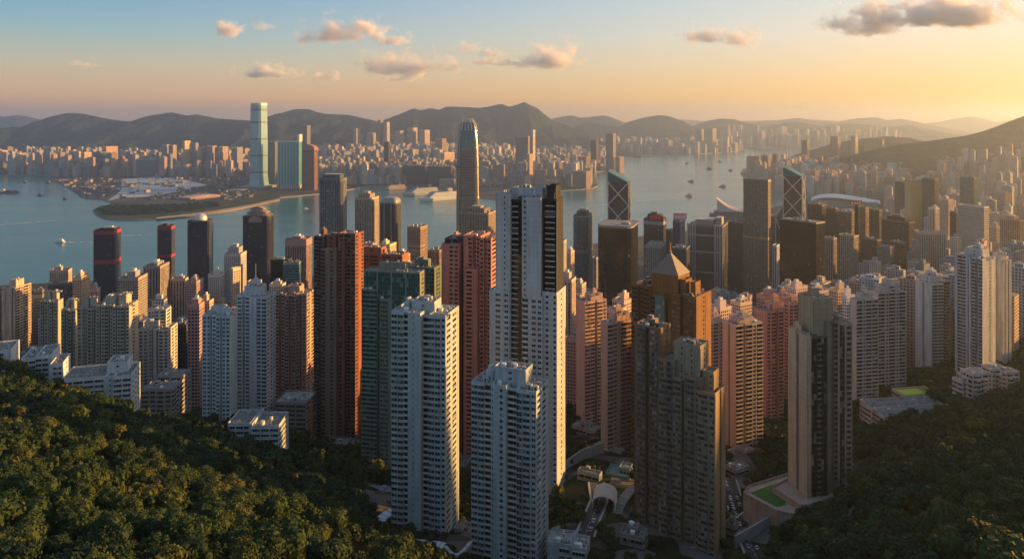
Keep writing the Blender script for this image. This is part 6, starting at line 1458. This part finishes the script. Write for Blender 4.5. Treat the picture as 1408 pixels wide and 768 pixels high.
# trees of the far park, between the near shore's blocks, and on the eastern hill's foot
MV, MF, MT = [], [], []; off = 0
PARKP = [sea(px, py) for px, py in [(134,290),(150,297),(185,298),(240,294),(300,287),(300,280),(240,284),(180,286),(150,285)]]
def scatter(n, pxr, dr, rr_, cond, zf):
    global off
    k = 0; tr = 0
    while k < n and tr < n*30:
        tr += 1; d = g.uniform(*dr); px = g.uniform(*pxr); x = X(px, d)
        if not cond(x, d): continue
        k += 1; rr = g.uniform(*rr_); z = zf(x, d); V, Fq = FARC[int(g.integers(len(FARC)))]
        MV.append(np.stack([V[:,0]*rr+x, V[:,1]*rr+d, V[:,2]*rr+z+rr*.5], 1)); MF.append(Fq+off); MT.append(np.full(len(V), g.random()*.6)); off += len(V)
scatter(420, (134,302), (2900,3450), (6,11), lambda x, d: inside(x, d, PARKP), lambda x, d: 5)
scatter(620, (560,1440), (660,1500), (4.5,7.5), lambda x, d: clear_of(x, d, 4) and all((x-a)**2+(d-b)**2 > (w*.6)**2 for a, b, w in sp), gz)
scatter(260, (-20,560), (600,1300), (4,6.5), lambda x, d: clear_of(x, d, 3) and all((x-a)**2+(d-b)**2 > (w*.6)**2 for a, b, w in sp), gz)
mass_mesh('city_trees', MV, MF, MT, LEAFM)
# ---------------------------------------------------------------- cars
def car_proto(col):
    r = bpy.data.objects.new('parked_car', None); parts = []
    paint = plain(col, .25, name='car_paint', var=.03); tyre = plain((0.02,0.02,0.02), .9, name='rubber')
    m = MB(); ring = lambda z, l, w: [(-w,-l,z),(w,-l,z),(w,l,z),(-w,l,z)]
    m.loft([ring(.25,2.15,.85), ring(.55,2.25,.9), ring(.85,2.2,.88), ring(.92,2.1,.84)]); parts.append(m.build('body', paint, r))
    m = MB(); m.loft([[(-.78,-1.6,.92),(.78,-1.6,.92),(.78,1.0,.92),(-.78,1.0,.92)], [(-.64,-1.15,1.42),(.64,-1.15,1.42),(.64,.35,1.42),(-.64,.35,1.42)]], cap=False); parts.append(m.build('windows', BLACKG, r))
    m = MB(); m.box(-.65,.65,-1.16,.36,1.42,1.47); parts.append(m.build('roof', paint, r))
    for x in (-.82, .82):
        for y in (-1.35, 1.35):
            m = MB(); n = 10; pts = [(y+.33*math.cos(2*math.pi*k/n), .33+.33*math.sin(2*math.pi*k/n)) for k in range(n)]
            for k in range(n): (a, b), (c, d) = pts[k], pts[(k+1)%n]; m.quad((x-.1,a,b),(x+.1,a,b),(x+.1,c,d),(x-.1,c,d))
            m.poly([(x+.1,a,b) for a, b in pts]); m.poly([(x-.1,a,b) for a, b in pts[::-1]]); parts.append(m.build('wheel', tyre, r))
    for x in (-.6, .6):
        m = MB(); m.box(x-.18,x+.18,2.16,2.26,.58,.74,bottom=True); parts.append(m.build('headlight', WHITE, r))
    return r, parts
PROTO = {}; CNT = {}; ORD = 'first second third fourth fifth sixth seventh eighth ninth tenth eleventh twelfth thirteenth fourteenth fifteenth sixteenth'.split()
def car(q, t, col, cname, place_txt):
    if cname not in PROTO: PROTO[cname] = car_proto(col); C.objects.link(PROTO[cname][0]); r = PROTO[cname][0]
    else:
        r0, parts = PROTO[cname]; r = r0.copy(); C.objects.link(r)
        for p in parts: c = p.copy(); c.parent = r; C.objects.link(c)
    r.location = q; r.rotation_euler = (math.atan2(t.z, math.hypot(t.x, t.y)), 0, math.atan2(-t.x, t.y))
    k = CNT[cname+place_txt] = CNT.get(cname+place_txt, -1)+1
    tag(r, (ORD[k]+' '+cname if k else 'first '+cname)+' car from the upper end of '+place_txt, 'car', 'cars on '+place_txt)
CC = [((0.7,0.7,0.7),'white'),((0.02,0.02,0.022),'black'),((0.35,0.36,0.38),'silver'),((0.38,0.03,0.03),'red'),((0.05,0.08,0.18),'dark blue')]
def cars_on(Q, off, step, start, stop, txt, seed, skip=.15):
    r = random.Random(seed); L = 0; nxt = start
    for a, b in zip(Q, Q[1:]):
        seg = (b-a).length; t = (b-a).normalized(); n = Vector((t.y,-t.x,0)).normalized()
        while nxt < L+seg and nxt < stop:
            if r.random() > skip:
                k = r.choices(range(5), (5,3,3,1,1))[0]; car(a+t*(nxt-L)+n*off+Vector((0,0,.03)), t if off > 0 else -t, *CC[k], txt)
            nxt += step*r.uniform(.92,1.25)
        L += seg
cars_on(ROAD_A, 2.1, 6.3, 4, 190, 'the western lane beside the brown tower', 4)
cars_on(ROAD_A, -2.1, 8.5, 30, 190, 'the eastern lane beside the brown tower', 5, .3)
cars_on(ROAD_B, 1.9, 11, 22, 80, 'the small valley road by the vaulted roof', 6, .2)
# ---------------------------------------------------------------- boats
def boat(px, py, length, kind, heading, label, cols, group=None):
    d = CAMZ*F/(py-HY); r = empty(kind, (X(px, d), d, 0), R(heading)); tag(r, label, 'boat' if kind != 'cruise_ship' else 'ship', group)
    L = length; w = L*(.13 if L > 60 else .2); fb = L*(.07 if L > 60 else .1); hull, house, trim = (plain(c, .5, name='ship_paint', var=.06) for c in cols)
    def ring(z, f, tip): return [(-L*.5*f,-w*f*.8,z),(L*.22,-w*f,z),(L*.5*tip,0,z),(L*.22,w*f,z),(-L*.5*f,w*f*.8,z)]
    m = MB(); m.loft([ring(-1,.85,.9), ring(fb*.4,.95,.97), ring(fb,1.0,1.06)]); m.build('hull', hull, r)
    if kind == 'cargo_ship':
        for k in range(6):
            m = MB(); x = -L*.22+k*L*.1; m.box(x, x+L*.085, -w*.8, w*.8, fb, fb+L*(.05+.02*(k % 3))); m.build('container_bay', plain([(0.3,0.08,0.05),(0.22,0.12,0.09),(0.12,0.12,0.16)][k % 3], .7, name='container_paint'), r)
        m = MB(); m.box(-L*.44,-L*.28,-w*.75,w*.75,fb,fb+L*.14); m.build('bridge_house', house, r)
        m = MB(); m.box(-L*.42,-L*.36,-w*.25,w*.25,fb+L*.14,fb+L*.19); m.build('funnel', trim, r)
    elif kind == 'cruise_ship':
        for k in range(5):
            m = MB(); z = fb+k*L*.022; m.box(-L*(.46-.01*k), L*(.30-.035*k), -w*.92+k*.4, w*.92-k*.4, z, z+L*.018, 0); m.box(-L*(.455-.01*k), L*(.29-.035*k), -w*.88+k*.4, w*.88-k*.4, z+L*.018, z+L*.022, 1); m.build('passenger_deck', [house, DARK], r)
        m = MB(); m.box(-L*.30,-L*.20,-w*.35,w*.35,fb+L*.11,fb+L*.17); m.build('funnel', trim, r)
        m = MB(); m.bar((L*.08,0,fb+L*.11),(L*.08,0,fb+L*.17),L*.008); m.build('mast', house, r)
    else:
        m = MB(); m.box(-L*.36, L*.18, -w*.7, w*.7, fb, fb+L*.12); m.build('cabin', house, r)
        m = MB(); m.box(-L*.30, L*.05, -w*.55, w*.55, fb+L*.12, fb+L*.2); m.build('upper_deck', house, r)
        m = MB(); m.bar((0,0,fb+L*.2),(0,0,fb+L*.36),L*.02); m.build('mast', trim, r)
        m = MB(); m.box(-L*.24,-L*.15,-w*.2,w*.2,fb+L*.2,fb+L*.28); m.build('funnel', trim, r)
    return d
WT, DK, BR_, RD, OR = (0.72,0.70,0.67), (0.07,0.07,0.075), (0.25,0.15,0.10), (0.35,0.07,0.05), (0.5,0.25,0.13)
boat(13,265,98,'cargo_ship',8,'laden brown cargo ship at the western edge of the harbour',((0.16,0.07,0.06),WT,RD))
boat(82,333,34,'ferry',178,'white ferry with a straight wake before the western towers',(WT,WT,OR))
boat(35,251,34,'work_boat',4,'small dark boat near the western far quay, above the cargo ship',(DK,(0.2,0.2,0.22),DK))
boat(66,252,42,'work_boat',170,'dark barge nearest the tip of the western far quay',(DK,(0.16,0.13,0.12),BR_))
boat(56,269,34,'work_boat',12,'low dark boat right of the cargo ship',(DK,(0.12,0.12,0.13),DK))
boat(90,274,28,'work_boat',5,'dark little boat off the bend of the far quay',(DK,(0.12,0.12,0.13),DK))
boat(421,287,20,'ferry',20,'tiny pale boat left of the grey blue arched tower',(WT,WT,DK))
boat(604,275,235,'cruise_ship',216,'large white cruise ship shining in the sun, left of the clawed skyscraper',(WT,WT,(0.6,0.5,0.3)))
boat(578,267.5,210,'cruise_ship',214,'grey white ship moored behind the shining cruise ship',((0.5,0.5,0.5),(0.55,0.54,0.52),DK))
boat(541,260.5,150,'cruise_ship',212,'brownish ship moored farthest left at the terminal',((0.45,0.33,0.27),(0.5,0.4,0.33),BR_))
boat(877,216,85,'work_boat',176,'broad dark barge in the far strait',(DK,(0.15,0.12,0.09),DK))
boat(945,225,45,'work_boat',15,'small dark boat in the far strait right of the broad barge',(DK,(0.2,0.15,0.1),DK))
boat(976,233,62,'work_boat',10,'dark boat with a brown cabin below the tip of the far eastern point',(DK,BR_,DK))
boat(950,250,44,'ferry',160,'brownish ferry in mid harbour above the wake',(BR_,(0.5,0.33,0.22),DK))
boat(948.6,270,46,'ferry',12,'pinkish white ferry at the head of a long wake',((0.6,0.42,0.34),(0.65,0.48,0.4),RD))
boat(993,257,46,'ferry',170,'orange and white ferry left of the brown gridded tower',(OR,(0.7,0.5,0.38),RD))
boat(990,223,50,'work_boat',5,'tiny dark boat farthest up the strait',(DK,BR_,DK))
boat(1005,235,42,'work_boat',10,'tiny dark boat close to where the strait narrows',(DK,BR_,DK))
boat(748,277,40,'ferry',30,'pale boat moored by the far quay just above the tallest white tower',(WT,(0.6,0.5,0.42),DK))
# wakes: churned water trailing the boats
def wake_mat():
    m, nt, b = newmat('wake_foam'); geo = nd(nt, 'ShaderNodeNewGeometry')
    n = nd(nt, 'ShaderNodeTexNoise', {'Vector': geo.outputs['Position'], 'Scale': .05, 'Detail': 6.0, 'Roughness': .7})
    uv = nd(nt, 'ShaderNodeUVMap'); s = nd(nt, 'ShaderNodeSeparateXYZ', {0: uv.outputs[0]})
    e = mth(nt, 'SUBTRACT', 1.0, mth(nt, 'ABSOLUTE', mth(nt, 'MULTIPLY_ADD', s.outputs[1], 2.0, -1.0)))
    a = mth(nt, 'MULTIPLY', mth(nt, 'MULTIPLY', e, mth(nt, 'SUBTRACT', 1.0, s.outputs[0])), nd(nt, 'ShaderNodeMapRange', {0: n.outputs[0], 1: .35, 2: .65}).outputs[0])
    b.inputs['Base Color'].default_value = (0.62,0.64,0.64,1); b.inputs['Roughness'].default_value = .8
    nt.links.new(mth(nt, 'MINIMUM', mth(nt, 'MULTIPLY', a, 2.2), 1.0), b.inputs['Alpha']); return m
WK = wake_mat()
def wake(p0, p1, w0, w1):
    a, b = Vector((*sea(*p0), .25)), Vector((*sea(*p1), .25)); t = (b-a).normalized(); n = Vector((-t.y, t.x, 0)); m = MB(); N = 24
    for k in range(N):
        f0, f1 = k/N, (k+1)/N; q0, q1 = a.lerp(b, f0), a.lerp(b, f1); s0, s1 = w0+(w1-w0)*f0, w0+(w1-w0)*f1
        m.quad(tuple(q0-n*s0), tuple(q1-n*s1), tuple(q1+n*s1), tuple(q0+n*s0), 0, ((f0,0),(f1,0),(f1,1),(f0,1)))
    tag(m.build('boat_wake', WK), kind='stuff')
wake((84,333),(150,333),11,9); wake((946,270),(745,290),9,26); wake((136,326),(225,321),9,20); wake((0,309),(120,300),10,26); wake((952,238),(930,236),10,14); wake((39,251.5),(52,252),8,10)
# ---------------------------------------------------------------- the building site and sheds on the western reclaimed land
def sheet(name, pts, z, mat): m = MB(); m.poly([(*sea(px, py, z), z) for px, py in pts]); tag(m.build(name, mat), kind='structure')
sheet('pale_yard_ground', [(148,276),(165,272),(205,270),(255,262),(285,254),(250,246),(215,243),(168,246),(166,262)][::-1], 4.3, city_ground('yard_ground', (0.34,0.38,0.43), (0.55,0.58,0.62), .012))
sheet('quay_road', [(215,301),(262,296.5),(302,291),(345,283.5),(385,274.5),(384,272.5),(344,281),(300,288.5),(260,294),(215,298.5)][::-1], 5.4, plain((0.46,0.30,0.22), .9, name='quay_paving', var=.2, scale=.02))
def shed(xa, xc, xb, y, d, rel, col, roofc, lab):
    ctr, rz, W, D, u, v = place(xa, xc, xb, d, rel); h = Z(y, d)-4; r = empty('site_shed', (ctr.x, ctr.y, 4), rz); tag(r, lab, 'shed')
    m = MB(); m.prism(rect(W, D), 0, h); o = m.build('walls', fmat('band'), r); o.color = (*col, 1)
    m = MB(); a, b = W/2+2, D/2+2; k = h+max(2, h*.25); m.quad((-a,-b,h+.1),(a,-b,h+.1),(a,0,k),(-a,0,k)); m.quad((a,b,h+.1),(-a,b,h+.1),(-a,0,k),(a,0,k)); m.poly([(a,-b,h+.1),(a,b,h+.1),(a,0,k)]); m.poly([(-a,b,h+.1),(-a,-b,h+.1),(-a,0,k)])
    m.build('pitched_roof', plain(roofc, .6, name='sheet_roof', var=.12, scale=.02), r)
shed(246,262,303,272,3560,52,(0.5,0.33,0.27),(0.62,0.42,0.36),'long low hall with a pinkish white roof behind the green park')
shed(105,118,134,258,4150,30,(0.22,0.17,0.17),(0.20,0.15,0.15),'dark wide shed on the building site by the bend of the quay')
shed(166,180,192,256,4250,30,(0.18,0.18,0.2),(0.2,0.2,0.22),'dark grey shed in the pale yard, westernmost there')
shed(196,206,216,252,4400,30,(0.2,0.2,0.22),(0.24,0.24,0.26),'grey shed in the middle of the pale yard')
shed(225,240,258,251,4500,30,(0.2,0.2,0.22),(0.42,0.42,0.44),'pale roofed shed at the back of the pale yard')
shed(72,84,96,248,4700,30,(0.25,0.19,0.18),(0.24,0.18,0.17),'brown shed near the tip of the far quay')
shed(310,325,342,262,4000,40,(0.25,0.2,0.17),(0.3,0.24,0.2),'brown low hall just west of the tallest glass skyscraper')
rr_ = random.Random(3)
for k, (px, py, hh) in enumerate(((176,268,60),(190,262,70),(205,265,64),(214,258,72),(232,262,66),(246,256,70),(262,258,60),(141,266,50))):
    d = CAMZ*F/(py-HY); r = empty('tower_crane', (X(px, d), d, 4), R(rr_.uniform(0,180))); tag(r, ORD[(1,2,3,4,5,6,7,0)[k]]+' slender tower crane from the west over the building site', 'crane', 'tower cranes on the building site')
    m = MB(); m.bar((0,0,0),(0,0,hh),2.2); m.build('mast', plain((0.35,0.25,0.15),.6,name='crane_paint'), r)
    m = MB(); m.bar((-14,0,hh-3),(46,0,hh-3),1.6); m.bar((0,0,hh+6),(40,0,hh-3),.6); m.bar((0,0,hh+6),(-13,0,hh-3),.6); m.build('jib', plain((0.35,0.25,0.15),.6,name='crane_paint'), r)
for k in range(26):                                     # low site huts, too small to show parts
    px, py = rr_.uniform(80,250), rr_.uniform(246,268); d = CAMZ*F/(py-HY)
    if not inside(X(px, d), d, KLN): continue
    m = MB(); m.box(-14,14,-9,9,0,rr_.uniform(7,16)); o = m.build('site_hut', plain(rr_.choice([(0.22,0.16,0.15),(0.3,0.24,0.22),(0.16,0.16,0.18),(0.4,0.28,0.22)]), .8, name='hut_paint'))
    o.location = (X(px, d), d, 4.2); o.rotation_euler = (0,0,rr_.uniform(0,3)); tag(o, 'small dark hut on the building site of the reclaimed land', 'hut', 'huts on the building site')

massV, massF, massUV, massC = [], [], [], []
YARD = [sea(*p) for p in [(148,276),(165,272),(205,270),(255,262),(285,254),(250,246),(215,243),(168,246),(166,262)]]
for k in range(420):
    px, py = rr_.uniform(70,350), rr_.uniform(241,276); d = CAMZ*F/(py-HY); x = X(px, d)
    if not inside(x, d, KLN) or py < 243 and px < 100: continue
    if inside(x, d, YARD) and rr_.random() < .8: continue
    c_ = rr_.choice([(0.10,0.10,0.11),(0.16,0.13,0.12),(0.25,0.22,0.21),(0.07,0.09,0.08),(0.34,0.30,0.28),(0.20,0.24,0.28)])
    mass_box(x, d, 4, rr_.uniform(8,34), rr_.uniform(8,22), rr_.uniform(3,13), rr_.uniform(0,3), (*c_, 1))
flush('building_site_clutter')
